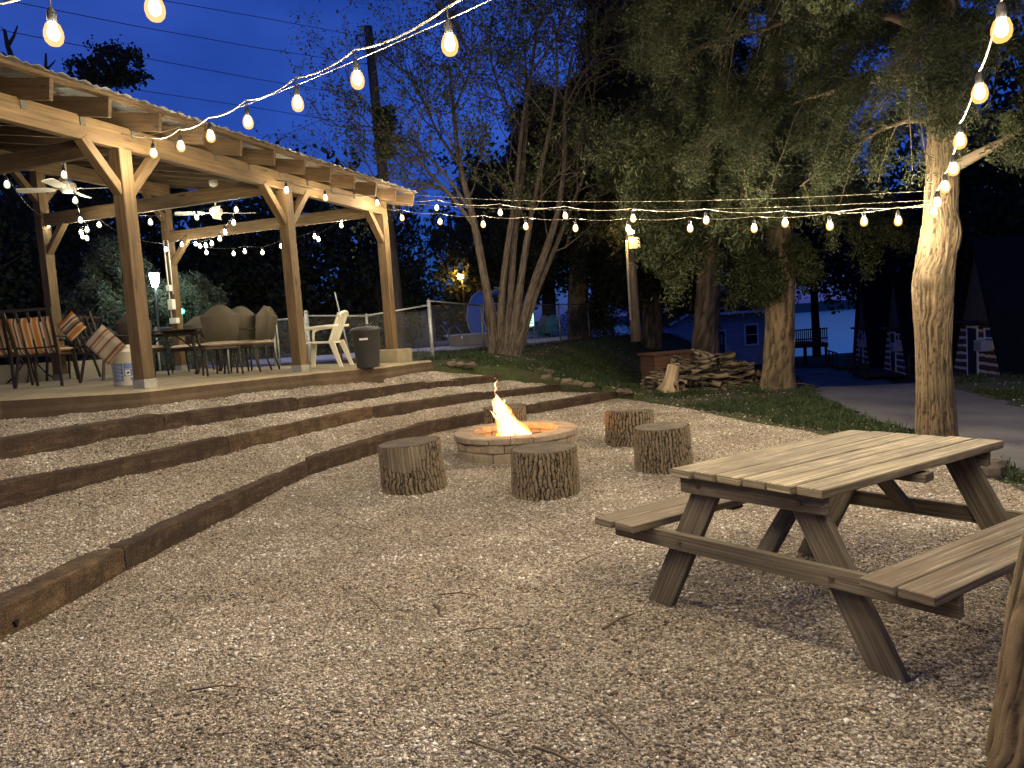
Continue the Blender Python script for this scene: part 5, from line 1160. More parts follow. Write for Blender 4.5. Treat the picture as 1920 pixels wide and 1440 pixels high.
# ------------------------------------------------------------------ grass
def blades(name, C, h, w, mat):
    n = len(C); a = RNG.uniform(0, 2 * PI, n); hh = h * RNG.uniform(.4, 1.4, n); d = np.stack([np.cos(a), np.sin(a), np.zeros(n)], 1); ln_ = RNG.normal(size=(n, 3)) * .45; ln_[:, 2] = 1; ln_ /= np.linalg.norm(ln_, axis=1)[:, None]
    P = np.stack([C - d * w, C + d * w, C + ln_ * hh[:, None] * .6 + d * w * .6, C + ln_ * hh[:, None] + RNG.normal(size=(n, 3)) * .015], 1); return raw_mesh(name, P.reshape(-1, 3), np.arange(n * 4).reshape(n, 4), mat, org=A(0, 0, 0))
n = 420000; x = RNG.uniform(-3.5, 12, n); y = RNG.uniform(5, 30, n); keep = RNG.random(n) < np.clip(14 / y, .25, 1)**1.5
x, y = x[keep], y[keep]; ins = pip(x, y, GPOLY) | pip(x, y, SPOLY) | pip(x, y, ROAD) | pip(x, y, POOLP)
dn = fbm(x * .8, y * .8, 3, 3); edge = pdist(x, y, GPOLY); s = s_m(x, y)
den = sstep(.42, .60, dn + .18 * sstep(.5, 3, s) * (1 - sstep(3.5, 5.5, s)) + .12 * np.exp(-((edge - 1.0) / .8)**2)); den = np.where((s > 5) & (y > 12), den * .5, den)
kp = ~ins & (RNG.random(len(x)) < den) & (edge > .15); x, y = x[kp], y[kp]; C = np.stack([x, y, zg(x, y) - .01], 1); print('grass', len(C))
o = blades('grass', C, .085, .0045, M['grass']); o['kind'] = 'stuff'; lab(o, 'patchy green grass on the bank and beside the gravel', 'grass')
q = PL(-1, 6.4, 0); n = 26000; x = RNG.uniform(-5, 3.5, n); y = RNG.uniform(5.8, 8.2, n); C = np.array([PL(a_, b_, 0) for a_, b_ in zip(x, y)]); C[:, 2] = zg(C[:, 0], C[:, 1])
C[:, 2] = np.maximum(C[:, 2], .9)
# leaf litter on soil and fallen leaves
n = 26000; x = RNG.uniform(-3, 9, n); y = RNG.uniform(5, 22, n); ins = pip(x, y, GPOLY) | pip(x, y, SPOLY) | pip(x, y, ROAD) | pip(x, y, POOLP); edge = pdist(x, y, GPOLY)
k = ~ins & (RNG.random(n) < np.exp(-edge / 2.2) + .1); x, y = x[k], y[k]; C = np.stack([x, y, zg(x, y) + .012], 1)
lit = plain('dry_leaf_litter', (.14, .10, .06), .9, var=.5, sc=30); o = chips('leaf_litter', C, np.exp(RNG.normal(0, .4, len(C))) * .017, .5, M['chip'], tone=np.clip(RNG.normal(.25, .2, len(C)), 0, 1)); lab(o, 'small stones and dry litter strewn over the soil', 'litter')
x = RNG.uniform(-3, 5, 1500); y = 1.8 + RNG.random(1500)**1.5 * 9; k = pip(x, y, GPOLY); C = np.stack([x[k], y[k], zfloor(x[k], y[k]) + .006], 1)
o = leafmesh('dry_leaves', C, .022, lit, None, .35, org=A(0, 0, 0)); o['kind'] = 'stuff'; lab(o, 'bits of brown dry leaf and bark scattered on the gravel', 'litter')
# twigs on the gravel
tw = [(355, 1295, 470, 1290, .004), (820, 1115, 900, 1118, .004), (690, 1120, 720, 1150, .005), (870, 1185, 935, 1178, .004), (1120, 1330, 1190, 1400, .005), (1130, 1180, 1190, 1150, .007), (990, 985, 1020, 1000, .003), (650, 985, 700, 995, .003), (1000, 1400, 1090, 1440, .006), (880, 1390, 960, 1420, .004), (815, 1135, 822, 1150, .012), (600, 950, 690, 990, .0035), (1080, 1055, 1130, 1035, .004)]
for i, (x0, y0, x1, y1, r) in enumerate(tw):
    a, c = PZ(x0, y0, .03), PZ(x1, y1, .03); m_ = (a + c) / 2 + A(random.uniform(-.02, .02), random.uniform(-.02, .02), .01); mb = MB(); mb.tube([a, m_, c], [r, r * .9, r * .5], 5)
    lab(mb.build('twig', M['twig']), 'dry twig lying on the gravel in the foreground', 'twig', 'dry twigs lying on the gravel')
# ------------------------------------------------------------------ rocks at the ends of the timbers
def rock(c, s, label, group, seed, mat):
    V = []; F = []; n1, n2 = 7, 10; rr = np.random.default_rng(seed); off = rr.uniform(0, 50)
    for i in range(n1 + 1):
        for k in range(n2):
            th = PI * i / n1; ph = 2 * PI * k / n2; d = A(math.sin(th) * math.cos(ph), math.sin(th) * math.sin(ph), math.cos(th)); q = .7 + .7 * float(vn(*(d * 1.7 + off))); V.append(np.asarray(c) + d * np.asarray(s) * q)
    for i in range(n1):
        for k in range(n2): F.append((i * n2 + k, (i + 1) * n2 + k, (i + 1) * n2 + (k + 1) % n2, i * n2 + (k + 1) % n2))
    return lab(raw_mesh('rock', np.array(V), F, mat), label, 'rock', group)
rk = mat_conc('brown_rock', (.06, .048, .034), (.14, .115, .085), (.045, .036, .028)); k = 0
for (px, py, n, lb, gr) in ((1085, 733, 9, 'brown rock in the heap at the end of the middle timber row', 'rocks heaped at the end of the middle timber row'), (1010, 716, 5, 'pale rock at the end of the top timber row', 'rocks at the end of the top timber row'),
                         (860, 690, 6, 'rock at the corner of the patio under the fence post', 'rocks at the corner of the patio'), (1190, 752, 5, 'rock beside the end of the lowest timber row', 'rocks at the end of the lowest timber row')):
    for i in range(n):
        x = px + random.uniform(-26, 34); y = py + random.uniform(-4, 5); r = ray(x, y); d = 13.3
        p = CC + r * (d / r[1]); p[2] = float(zbase(p[0], p[1])) + .03; s = random.uniform(.035, .085); rock(p, (s * 1.3, s, s * .7), lb, gr, k, rk); k += 1
p = PD(1020, 703, 14.0); rock(p, (.2, .16, .13), 'largest tan rock on the bank above the timber ends', None, 91, rk)
p = PZ(1845, 890, 0) + A(0, 0, .05); rock(p, (.14, .12, .10), 'tan rock at the gravel edge behind the picnic table', None, 92, rk)
# ------------------------------------------------------------------ wood pile
wp = PD(1310, 735, 14.3); wz = float(zg(wp[0], wp[1])); WB = A(wp[0], wp[1], wz); ax = nrm(A(1, .25, 0)); ay = A(-ax[1], ax[0], 0)
t = lab(empty('pallet', WB), 'low grey wooden pallet under the wood pile', 'pallet')
for k in range(3): m = MB(); m.beam(WB - ax * 1.2 + ay * (k - 1) * .5 + A(0, 0, .06), WB + ax * 1.0 + ay * (k - 1) * .5 + A(0, 0, .06), .05, .10); m.build('stringer', M['legwood'], t)
for k in range(9): m = MB(); q = WB + ax * (-1.15 + k * .27) + A(0, 0, .12); m.beam(q - ay * .55, q + ay * .55, .11, .02); m.build('board', M['legwood'], t)
fw = []
for v in range(6):
    L = random.uniform(.45, .9); r = random.uniform(.05, .10); a = A(-L / 2, 0, 0); c = A(L / 2, random.uniform(-.05, .05), random.uniform(-.03, .03)); pts = [a, (a + c) / 2 + A(0, random.uniform(-.03, .03), random.uniform(-.02, .04)), c]
    o = bark_cyl('firewood_piece', pts, [r, r * .95, r * .85], 14, 9, .008, M['bark_log'], None, 8, 3, v); 
    me = o.data; me.transform(Matrix.Translation(Vector(ORG[o.name]))); fw.append(me); bpy.data.objects.remove(o)
endm = []
for k in range(74):
    me = random.choice(fw); o = bpy.data.objects.new('firewood_piece', me); link(o, None); lay = random.random(); wd = 1.15 * (1 - lay * .75)
    q = WB + ax * (random.uniform(-wd, wd) + .12 * random.random()) + ay * random.uniform(-.45, .35) + A(0, 0, .17 + lay * .52 * (1 - .3 * random.random())); o.location = tuple(q); o.rotation_euler = (random.uniform(-.3, .3), random.uniform(-.25, .25), random.uniform(-.9, .9) + (1.2 if k % 4 == 0 else 0)); s = random.uniform(.7, 1.2); o.scale = (s, s, s)
    lab(o, 'rough split log lying in the wood pile on the pallet', 'log', 'logs heaped in the wood pile'); ORG[o.name] = q
for k in range(34):
    x0 = random.uniform(.3, 1.5); q = WB + ax * x0 + ay * random.uniform(-.7, .2) + A(0, 0, random.uniform(.05, .45) * (1.6 - x0)); e = q + ax * random.uniform(.3, .9) + ay * random.uniform(-.3, .3) - A(0, 0, random.uniform(.0, .25)); mb = MB(); mb.tube([q, (q + e) / 2 + A(0, 0, .04), e], [.018, .015, .007], 5)
    lab(mb.build('stick', M['twig']), 'thin dead branch poking out of the wood pile', 'branch', 'dead branches poking out of the wood pile')
# pale flared stump piece
q = WB - ax * .85 - ay * .45 + A(0, 0, .13); t = lab(empty('flared_stump', q), 'pale split stump with flared roots standing at the left end of the wood pile', 'stump')
mb = MB(); pal = wood('split_pale_wood', (.13, .09, .05), (.30, .23, .15), (.42, .34, .24), .85, 18); m_ = 14; V = []; prof = [(0, .30), (.06, .22), (.14, .16), (.28, .135), (.48, .12)]
for z, r in prof:
    for k in range(m_): a = 2 * PI * k / m_; rr = r * (1 + (.35 * math.sin(a * 3 + 1) + .2 * math.sin(a * 5)) * max(0, 1 - z / .25) + .08 * math.sin(a * 4)); V.append(q + A(math.cos(a) * rr + z * .25 - .0, math.sin(a) * rr, z + (.03 * math.sin(a * 2) if z > .4 else 0)))
F = [(i * m_ + k, i * m_ + (k + 1) % m_, (i + 1) * m_ + (k + 1) % m_, (i + 1) * m_ + k) for i in range(4) for k in range(m_)] + [tuple(4 * m_ + k for k in range(m_))]
uv = []
for f in F:
    for v_ in f: uv.append((V[v_][2], (v_ % m_) * .05))
raw_mesh('split_trunk', np.array(V), F, pal, uv=uv, parent=t)
# brown box behind the pile
q = WB + ax * .1 + ay * 1.3; m = MB(); m.beam(q - ax * .55 + A(0, 0, .36), q + ax * .55 + A(0, 0, .36), .7, .72); m2 = lab(empty('storage_box', q), 'brown boarded box with a flat lid behind the wood pile', 'box'); m.build('box_body', M['redwood'], m2, bevel=.01); m = MB(); m.beam(q - ax * .6 + A(0, 0, .74), q + ax * .6 + A(0, 0, .74), .78, .04); m.build('lid', M['redwood'], m2)
mb = MB(); a = PD(1100, 718, 13.4); c = PD(1128, 742, 12.9); a[2] = zg(a[0], a[1]) + .05; c[2] = zg(c[0], c[1]) + .05; mb.beam(a, c, .12, .04); lab(mb.build('plank', M['legwood']), 'short grey plank lying on the bank near the timber ends', 'plank')
# ------------------------------------------------------------------ chain-link fence
steel = plain('galvanised_steel', (.36, .37, .35), .5, .6, .5, .15, 20); darksteel = plain('dark_coated_steel', (.04, .045, .045), .5, .4, .4); midsteel = plain('weathered_steel', (.16, .165, .16), .5, .5, .4)
FL0 = A(-1.62, 14.7, 0); FL1 = A(4.65, 28.2, 0)
def fpt(px): return onplane(FL0, FL1, px, 620)
def rail_z(px): return 1.99
def link_panel(parent, a, b, h, mat, pitch=.055, r=.0017, sagm=0):
    a = np.asarray(a, float); b = np.asarray(b, float); L = np.linalg.norm((b - a)[:2]); m = MB(); d = (b - a) / L; V = []; F = []
    nrm_ = nrm(np.cross(d, A(0, 0, 1))); n = int(L / pitch)
    for sgn in (1, -1):
        for k in range(-int(h / pitch) - 1, n + int(h / pitch) + 2):
            x0 = k * pitch; t0, t1 = (0, h); x1 = x0 + sgn * h
            # clip to 0..L
            za, zb, xa, xb = 0, h, x0, x1
            if sgn > 0:
                if xa < 0: za = -xa; xa = 0
                if xb > L: zb = h - (xb - L); xb = L
            else:
                if xa > L: za = xa - L; xa = L
                if xb < 0: zb = h + xb; xb = 0
            if zb - za < .02 or za < 0 or zb < 0: continue
            p = a + d * xa + A(0, 0, za) + nrm_ * .002 * sgn; q = a + d * xb + A(0, 0, zb) + nrm_ * .002 * sgn; tt = nrm(q - p); u = nrm(np.cross(tt, nrm_)); w = nrm_
            bb = len(V); 
            for e in (p, q):
                for t in range(3): an = t * 2 * PI / 3; V.append(e + (u * math.cos(an) + w * math.sin(an)) * r)
            for t in range(3): F.append((bb + t, bb + (t + 1) % 3, bb + 3 + (t + 1) % 3, bb + 3 + t))
    return raw_mesh('chain_link_mesh', np.array(V), np.array(F), mat, parent=parent)
def fence_run(label, posts, base, top, mat, thick=(), group='chain-link fence runs around the pool'):
    """posts: list of plan points with base z; top: rail heights"""
    o = empty('chain_link_fence', posts[0]); lab(o, label, 'fence', group)
    for i, p in enumerate(posts):
        r = .038 if i in thick else .024; h = top[i] + (.06 if i in thick else .0); m = MB(); m.tube([A(p[0], p[1], p[2] - .1), A(p[0], p[1], h)], r, 10); m.lathe(A(p[0], p[1], h), [(r * 1.15, 0), (r * 1.1, .02), (r * .6, .045), (.003, .05)], 10); m.build('post', mat, o)
        if i in thick:
            m = MB()
            for z in (.2, .55, .9): m.lathe(A(p[0], p[1], p[2] + z), [(r * 1.2, 0), (r * 1.2, .02)], 10)
            m.build('tension_band', mat, o)
    for i in range(len(posts) - 1):
        a, b = posts[i], posts[i + 1]; m = MB(); m.tube([A(a[0], a[1], top[i]), A(b[0], b[1], top[i + 1])], .017, 8); m.build('top_rail', mat, o)
        link_panel(o, A(a[0], a[1], a[2] + .04), A(b[0], b[1], b[2] + .04), min(top[i] - a[2], top[i + 1] - b[2]) + .0, mat, r=.0016 if a[1] < 16 else .0011)
    return o
rp = [fpt(808), fpt(905), fpt(985), fpt(1050), fpt(1105), fpt(1150), fpt(1190)]
rp = [A(p[0], p[1], float(zbase(p[0], p[1]))) for p in rp]
fence_run('chain-link fence run with dark posts going away behind the many-stemmed tree', rp, None, [rp[0][2] + 1.17] + [1.98] * 6, midsteel)
def dp(px, d): p = PD(px, 690, d); return A(p[0], p[1], .88)
lp_ = [dp(583, 14.15), dp(695, 14.4), A(rp[0][0], rp[0][1], .86)]
fence_run('grey chain-link fence run with a sagging rail behind the trash can', lp_, None, [1.93, 1.86, 2.0], steel, (0, 2))
lp2 = [dp(300, 14.9), dp(430, 14.7), dp(519, 14.5)]
fence_run('grey chain-link fence run behind the wicker chairs', lp2, None, [1.90, 1.90, 1.92], steel, (2,))
g = lab(empty('fence_gate', dp(525, 14.48)), 'chain-link gate between two posts behind the second pavilion post', 'gate'); a, b = dp(526, 14.48), dp(579, 14.2)
m = MB(); 
for z in (.06, 1.02): m.tube([A(a[0], a[1], a[2] + z), A(b[0], b[1], b[2] + z)], .018, 8)
for p in (a, b): m.tube([A(p[0], p[1], p[2] + .06), A(p[0], p[1], p[2] + 1.02)], .018, 8)
m.build('gate_frame', steel, g); link_panel(g, A(a[0], a[1], a[2] + .07), A(b[0], b[1], b[2] + .07), .94, steel)
m = MB(); m.tube([A(b[0] - .05, b[1], b[2] + .7), A(b[0] - .05, b[1], b[2] + .55)], .01, 6); m.build('latch', steel, g)
# ------------------------------------------------------------------ pool
mb = MB(); mb.slab([A(x, y, .80 - .06 * (y - 20) / 20) for x, y in POOLP], .5); kind(mb.build('pool_deck', M['poolconc'], org=A(0, 0, 0)))
def mat_water(name, col, rough=.06, sc=3, st=.12):
    x = N(name); c = x.co('POS'); n = x.noise(c, sc, 3); return x.fin(col, rough, x.bump(n, 'Fac', st, .05), 0, .9)
wat = mat_water('pool_water', (.02, .10, .28)); pp = [(-12, 24), (-3, 24.2), (2.2, 27.6), (3.4, 31), (3.2, 37), (-12, 37)]
mb = MB(); mb.poly([A(x, y, .815) for x, y in pp]); kind(mb.build('pool_water', wat, org=A(0, 0, 0)))
cop = plain('pale_coping', (.66, .72, .92), .5, 0, .4, .06); mb = MB()
for i in range(len(pp)):
    a, b = A(*pp[i], .86), A(*pp[(i + 1) % len(pp)], .86); d = nrm(b - a); mb.beam(a - d * .0, b - d * .02, .38, .14)
lab(mb.build('pool_coping', cop), 'raised pale coping around the swimming pool', 'coping')
t = lab(empty('pool_ladder', PD(852, 642, 23.4)), 'pair of curved steel grab rails at the pool edge behind the fence', 'pool ladder')
for dx in (0, 26):
    m = MB(); m.tube([PD(843 + dx, 645, 23.4), PD(838 + dx * 1.0, 622, 23.5), PD(827 + dx, 611, 23.7), PD(816 + dx, 615, 24), PD(815 + dx, 640, 24.2)], .02, 8); m.build('grab_rail', plain('steel_rail_%d' % dx, (.6, .6, .6), .25, .9), t)
# diving platform
p = PD(880, 640, 25); m = MB(); m.beam(p + A(-.7, 0, .05), p + A(.8, .2, .05), .9, .32); t = lab(empty('pool_platform', p), 'low pale platform by the pool beside the blue slide', 'platform'); m.build('platform_base', M['conc'], t); m = MB(); m.beam(p + A(-.85, 0, .24), p + A(.85, .22, .24), 1.0, .05); m.build('platform_top', plain('platform_blue_top', (.35, .42, .6), .5), t)
# slide
sb = plain('blue_fibreglass', (.10, .22, .62), .35, 0, .5, .05); swh = plain('white_slide_rail', (.6, .6, .58), .4); p0 = PD(905, 632, 27); t = lab(empty('pool_slide', A(p0[0], p0[1], .8)), 'curved blue water slide with white ladder rails behind the many-stemmed tree', 'pool slide')
path = px_path([(928, 556, 27.6), (914, 553, 27.5), (903, 562, 27.3), (896, 580, 27.1), (895, 600, 26.9), (901, 618, 26.8), (912, 628, 26.7), (922, 631, 26.6)])
V = []; F = []; wv = nrm(A(.85, -.5, 0)); nP = len(path)
for i, p in enumerate(path):
    tg = nrm(path[min(i + 1, nP - 1)] - path[max(i - 1, 0)]); nr = nrm(np.cross(tg, wv)); 
    for s, e in ((-.34, .16), (-.30, .02), (-.15, -.03), (.15, -.03), (.30, .02), (.34, .16)): V.append(p + wv * s + nr * e)
for i in range(nP - 1):
    for k in range(5): F.append((i * 6 + k, i * 6 + k + 1, (i + 1) * 6 + k + 1, (i + 1) * 6 + k))
o = raw_mesh('chute', np.array(V), F, sb, smooth=True, parent=t); md = o.modifiers.new('thick', 'SOLIDIFY'); md.thickness = .03
m = MB()
for s in (-.35, .35): m.tube([p + wv * s + nrm(np.cross(nrm(path[min(i + 1, nP - 1)] - path[max(i - 1, 0)]), wv)) * .17 for i, p in enumerate(path)], .02, 6)
m.build('chute_rim', swh, t)
m = MB(); q = PD(932, 560, 27.8)
for s in (-.25, .25):
    z0 = q + wv * s; m.tube([A(z0[0] + .35, z0[1] + .5, .8), z0 + A(.05, .1, 0), z0 + A(0, 0, .35), z0 + A(-.3, 0, .42)], .022, 7); m.tube([A(z0[0] - .1, z0[1], .8), z0 + A(-.1, 0, -.05)], .03, 7)
for k in range(5):
    f = k / 5 + .1; a_ = q + A(.35, .5, 0) * (1 - f); a_[2] = .8 + f * (q[2] - .8); m.beam(a_ - wv * .25, a_ + wv * .25, .08, .03)
m.build('ladder', swh, t)
# poolside chairs
def adirondack(col, nm):
    mt_ = plain(nm, col, .6, 0, .3, .08); t = empty('adirondack_chair', (0, 0, 0)); m = MB()
    for k in range(6): x = (k - 2.5) * .095; m.beam(A(x * .85, -.25, .30), A(x * 1.15, -.55, 1.02 - abs(k - 2.5)**2 * .018), .085, .02, up=Y)
    m.build('backrest', mt_, t); m = MB()
    for k in range(5): m.beam(A(-.27, .28 - k * .12, .38 - k * .025), A(.27, .28 - k * .12, .38 - k * .025), .10, .02)
    m.build('seat', mt_, t)
    for s in (-1, 1):
        m = MB(); m.beam(A(s * .33, .32, .60), A(s * .33, -.42, .60), .12, .025); m.build('arm', mt_, t)
        m = MB(); m.beam(A(s * .30, .28, 0), A(s * .30, .28, .59), .03, .09, up=Y); m.build('leg', mt_, t); m = MB(); m.beam(A(s * .28, .28, .34), A(s * .28, -.55, .02), .03, .10); m.build('leg', mt_, t)
    return t
GC = 'coloured slatted armchairs beside the pool'
for i, (px, d, fc, col, nm, lb) in enumerate([(1028, 30.5, 60, (.09, .42, .34), 'green_poly_lumber', 'green slatted armchair by the pool'), (1060, 30.8, 80, (.12, .24, .75), 'blue_poly_lumber', 'blue slatted armchair by the pool'), (1093, 31.3, 170, (.75, .78, .9), 'pale_poly_lumber', 'pale white-blue slatted armchair at the right of the blue one'),
                                      (1108, 30.3, 130, (.55, .12, .07), 'red_poly_lumber', 'small red chair nearest the lit cedar trunk'), (1004, 31.4, -40, (.4, .46, .5), 'grey_poly_lumber', 'dim grey slatted armchair left of the green one')]):
    o = adirondack(col, nm); p = PD(px, 630, d); o.location = (p[0], p[1], .77); o.rotation_euler = (0, 0, R(fc + 90)); 
    if 'small' in lb: o.scale = (.7, .7, .7)
    lab(o, lb, 'chair', GC)
# vending-like lit notice by the pool
p = PD(995, 600, 33.5); t = lab(empty('lit_notice', A(p[0], p[1], .78)), 'small pale-green lit panel glowing beyond the pool behind the many-stemmed tree', 'sign'); m = MB(); m.beam(p + A(-.14, 0, 0), p + A(.14, 0, 0), .06, .62, up=Z); m.build('lit_panel', mat_emit('notice_glow', (.55, 1, .75), 1.3), t)
m = MB(); m.beam(A(p[0] - .17, p[1] + .04, p[2] + .0), A(p[0] + .17, p[1] + .04, p[2] + .0), .04, .70); m.tube([A(p[0], p[1] + .04, .78), p], .03, 6); m.build('sign_frame', darksteel, t)
m = MB()
for z, x in ((.18, -.05), (.08, .03), (-.02, -.02), (-.14, .04)): m.beam(p + A(x - .07, -.033, z), p + A(x + .07, -.033, z), .01, .04)
m.build('panel_marks', darksteel, t)
# ------------------------------------------------------------------ poles and wires
def pole(name, pts, r, label, cat='utility pole', mat=None, group=None):
    P = px_path(pts); base = P[0].copy(); t = lab(empty(name, base), label, cat, group); m = MB(); m.tube(P, r, 14); m.build('pole', mat or M['pole'], t); return t
t = pole('utility_pole', [(754, 668, 22), (738, 500, 22), (715, 300, 22), (690, 50, 22)], [.17, .16, .15, .12], 'leaning wooden utility pole rising above the end of the pavilion roof')
m = MB(); m.tube(px_path([(693, 62, 22), (680, 66, 22), (668, 66, 22)]), .02, 6); m.tube(px_path([(695, 118, 22), (684, 120, 22)]), .018, 6); m.lathe(PD(668, 68, 22), [(.03, -.1), (.04, -.05), (.03, 0)], 8); m.build('insulator_arm', darksteel, t)
mb = MB(); sp = [PD(random.gauss(722, 9), random.uniform(205, 292), 21.8 + random.uniform(-.15, .25)) for _ in range(90)]; leafmesh('ivy', cloud(sp, 16, .07), .12, M['darkleaf'], t, .8)
wirem = plain('black_wire', (.012, .012, .014), .6)
wires = [([(668, 66, 22), (480, 31, 19), (300, 0, 16), (60, -60, 12)], 'topmost thin power line running left from the leaning pole'), ([(684, 120, 22), (480, 89, 19), (250, 48, 15.5), (-40, -10, 12)], 'second thin power line from the top, running left from the leaning pole'),
         ([(700, 184, 22), (480, 148, 19), (240, 103, 16), (-40, 48, 12)], 'third thin power line from the top, running left from the leaning pole'), ([(710, 240, 22), (480, 202, 19), (200, 160, 16), (-40, 120, 12)], 'lowest thin power line at the left, just above the pavilion roof'),
         ([(696, 85, 22), (740, 120, 22.8), (840, 180, 26), (1000, 240, 34)], 'thin wire running right from the leaning pole behind the many-stemmed tree'), ([(744, 400, 23), (800, 470, 30), (842, 492, 44)], 'upper of two wires slanting down to the far pole'), ([(746, 420, 23), (790, 470, 30), (846, 508, 44)], 'lower of two wires slanting down to the far pole')]
for ps, lb in wires:
    m = MB(); m.tube(px_path(ps), .0075 if ps[0][2] < 30 else .02, 5); lab(m.build('power_line', wirem), lb, 'power line', 'thin overhead wires')
t = pole('utility_pole', [(864, 600, 45), (853, 500, 45), (841, 400, 45)], [.19, .17, .13], 'far utility pole with a crossarm standing against the sky behind the street lamp')
m = MB(); a, b = PD(838, 412, 45), PD(864, 411, 45); m.beam(a, b, .1, .12); m.build('crossarm', M['pole'], t)
t = lab(empty('pole_sign', PD(842, 552, 44.2)), 'pale rectangular notice hung beside the far utility pole', 'sign'); a, b = PD(832, 553, 44.3), PD(851, 552, 44.3); m = MB(); m.beam(a, b, .05, .46); m.build('sign_board', plain('dim_white_sign', (.45, .48, .5), .6), t)
m = MB()
for k, (x0, x1, yy) in enumerate(((834, 841, 549), (843, 849, 549), (834, 839, 554), (841, 847, 554), (836, 843, 558))): m.beam(PD(x0, yy, 44.22), PD(x1, yy, 44.22), .02, .05)
m.build('sign_print', plain('dim_blue_print', (.08, .12, .2), .6), t)
m = MB(); m.tube([PD(841, 560, 44.36), PD(843, 606, 44.36)], .05, 6); m.build('sign_post', darksteel, t)
t = lab(empty('street_lamp', A(*(PD(872, 600, 40)[:2]), .3)), 'glowing orange street lamp on a thin pole beyond the pool', 'street lamp')
m = MB(); m.tube(px_path([(873, 602, 40), (869, 555, 40), (866, 524, 40), (864, 516, 40)]), [.06, .05, .045, .04], 8); m.tube(px_path([(857, 515, 40), (866, 516, 40)]), .04, 6); m.build('lamp_pole', plain('rusty_lamp_pole', (.2, .16, .1), .7), t)
m = MB(); m.lathe(PD(864, 517, 39.8), [(.02, -.16), (.12, -.12), (.17, -.02), (.14, .10), (.05, .15)], 14); m.build('lamp_globe', mat_emit('sodium_lamp', (1, .50, .14), 130), t)
# wooden pole with flood lamp
t = pole('light_pole', [(1193, 640, 17.8), (1188, 560, 17.8), (1181, 450, 17.8), (1179, 405, 17.8)], [.13, .125, .11, .10], 'wooden pole with a lit box on top standing at the corner of the fence', 'pole', M['pole'])
m = MB(); m.tube(px_path([(1183, 600, 17.65), (1177, 500, 17.65), (1175, 450, 17.65)]), .035, 6); m.build('conduit', greymetal, t)
m = MB(); q = PD(1188, 456, 17.6); m.beam(q - A(.12, 0, 0), q + A(.14, 0, 0), .14, .26); m.build('meter_box', greymetal, t)
m = MB(); q = PD(1183, 436, 17.4); m.lathe(q, [(.02, -.05), (.07, -.03), (.08, .03), (.03, .07)], 12); m.build('flood_lamp', mat_emit('flood_glow', (1, .66, .22), 260), t)
# lantern post behind the pavilion
lb_ = PD(292, 606, 17.6); lb_[2] = .75; t = lab(empty('lantern_post', lb_), 'garden post lantern glowing white behind the first pavilion post', 'lantern'); q = PD(290, 524, 17.6)
m = MB(); m.tube([lb_, A(q[0], q[1], q[2] - .2)], [.05, .035], 10); m.build('post', darksteel, t); m = MB(); m.lathe(q, [(.07, -.17), (.12, .13), (.01, .135)], 4, sm=False); m.build('lantern_glass', mat_emit('lantern_glow', (.86, 1, .93), 75), t)
m = MB(); m.lathe(q, [(.17, .15), (.06, .24), (.02, .30)], 4, sm=False)
for k in range(4): a = k * PI / 2; m.tube([q + A(math.cos(a) * .075, math.sin(a) * .075, -.17), q + A(math.cos(a) * .135, math.sin(a) * .135, .15)], .008, 5)
m.build('lantern_roof', darksteel, t)
q = PD(341, 584, 17.2); t = lab(empty('garden_light', A(q[0], q[1], .8)), 'small green-glowing garden light behind the wicker chairs', 'garden light'); m = MB(); m.lathe(q, [(.01, -.05), (.05, -.03), (.06, .02), (.01, .06)], 10); m.build('lamp', mat_emit('green_glow', (.03, 1, .45), 22), t)
m = MB(); m.tube([A(q[0], q[1], .7), q - A(0, 0, .03)], .015, 6); m.build('stake', darksteel, t)
# ------------------------------------------------------------------ buildings
def mat_siding(name, c1, c2, sc):
    x = N(name); c = x.co('POS', (.0, 0, 1)); w = x.n('ShaderNodeTexWave', wave_type='BANDS', bands_direction='Z', wave_profile='SAW'); w.inputs['Scale'].default_value = sc; x.l(c, 'Vector', w, 'Vector'); n = x.noise(x.co('POS'), 2, 4)
    r = x.ramp(n, 'Fac', [(.3, c1), (.7, c2)]); return x.fin((r, 'Color'), .8, x.bump(w, 'Fac', .6, .02))
bluesid = mat_siding('blue_grey_siding', (.30, .37, .52), (.37, .45, .62), 1.6); trim = plain('white_trim', (.85, .87, .9), .6, 0, .3, .05); roofm = plain('dark_shingles', (.014, .014, .015), .95, 0, .1, .3, 8); glass = plain('dark_window_glass', (.02, .03, .045), .08, 0, .8, .2, 3)
def window(par, c, w, h, ux, nrmv, frame=.13):
    """c centre, ux along the wall, nrmv outward"""
    c = np.asarray(c, float); f = MB()
    for s in (-1, 1):
        f.beam(c + ux * s * (w / 2) - A(0, 0, h / 2 + frame / 2), c + ux * s * (w / 2) + A(0, 0, h / 2 + frame / 2), frame, .06, up=nrmv); f.beam(c - ux * (w / 2 - frame / 2) + A(0, 0, s * h / 2), c + ux * (w / 2 - frame / 2) + A(0, 0, s * h / 2), .058, frame)
    f.beam(c - ux * (w / 2 - frame / 2), c + ux * (w / 2 - frame / 2), .05, .05); fo = f.build('window', trim, par); g = MB(); g.beam(c - ux * (w / 2 - .03) - nrmv * .01, c + ux * (w / 2 - .03) - nrmv * .01, .02, h - .04); g.build('pane', glass, fo)
h0 = PD(1250, 690, 54); h1 = PD(1447, 680, 55); gz = -2.7; HB = A(h0[0], h0[1], gz); t = lab(empty('blue_house', HB), 'small blue-grey lakeside house with white-trimmed windows behind the cedars', 'house')
ux = nrm(A(h1[0] - h0[0], h1[1] - h0[1], 0)); un = A(ux[1], -ux[0], 0); Lh = np.linalg.norm((h1 - h0)[:2]); ht = 4.0
def W(a, b, z): return HB + ux * a - un * b + A(0, 0, z)
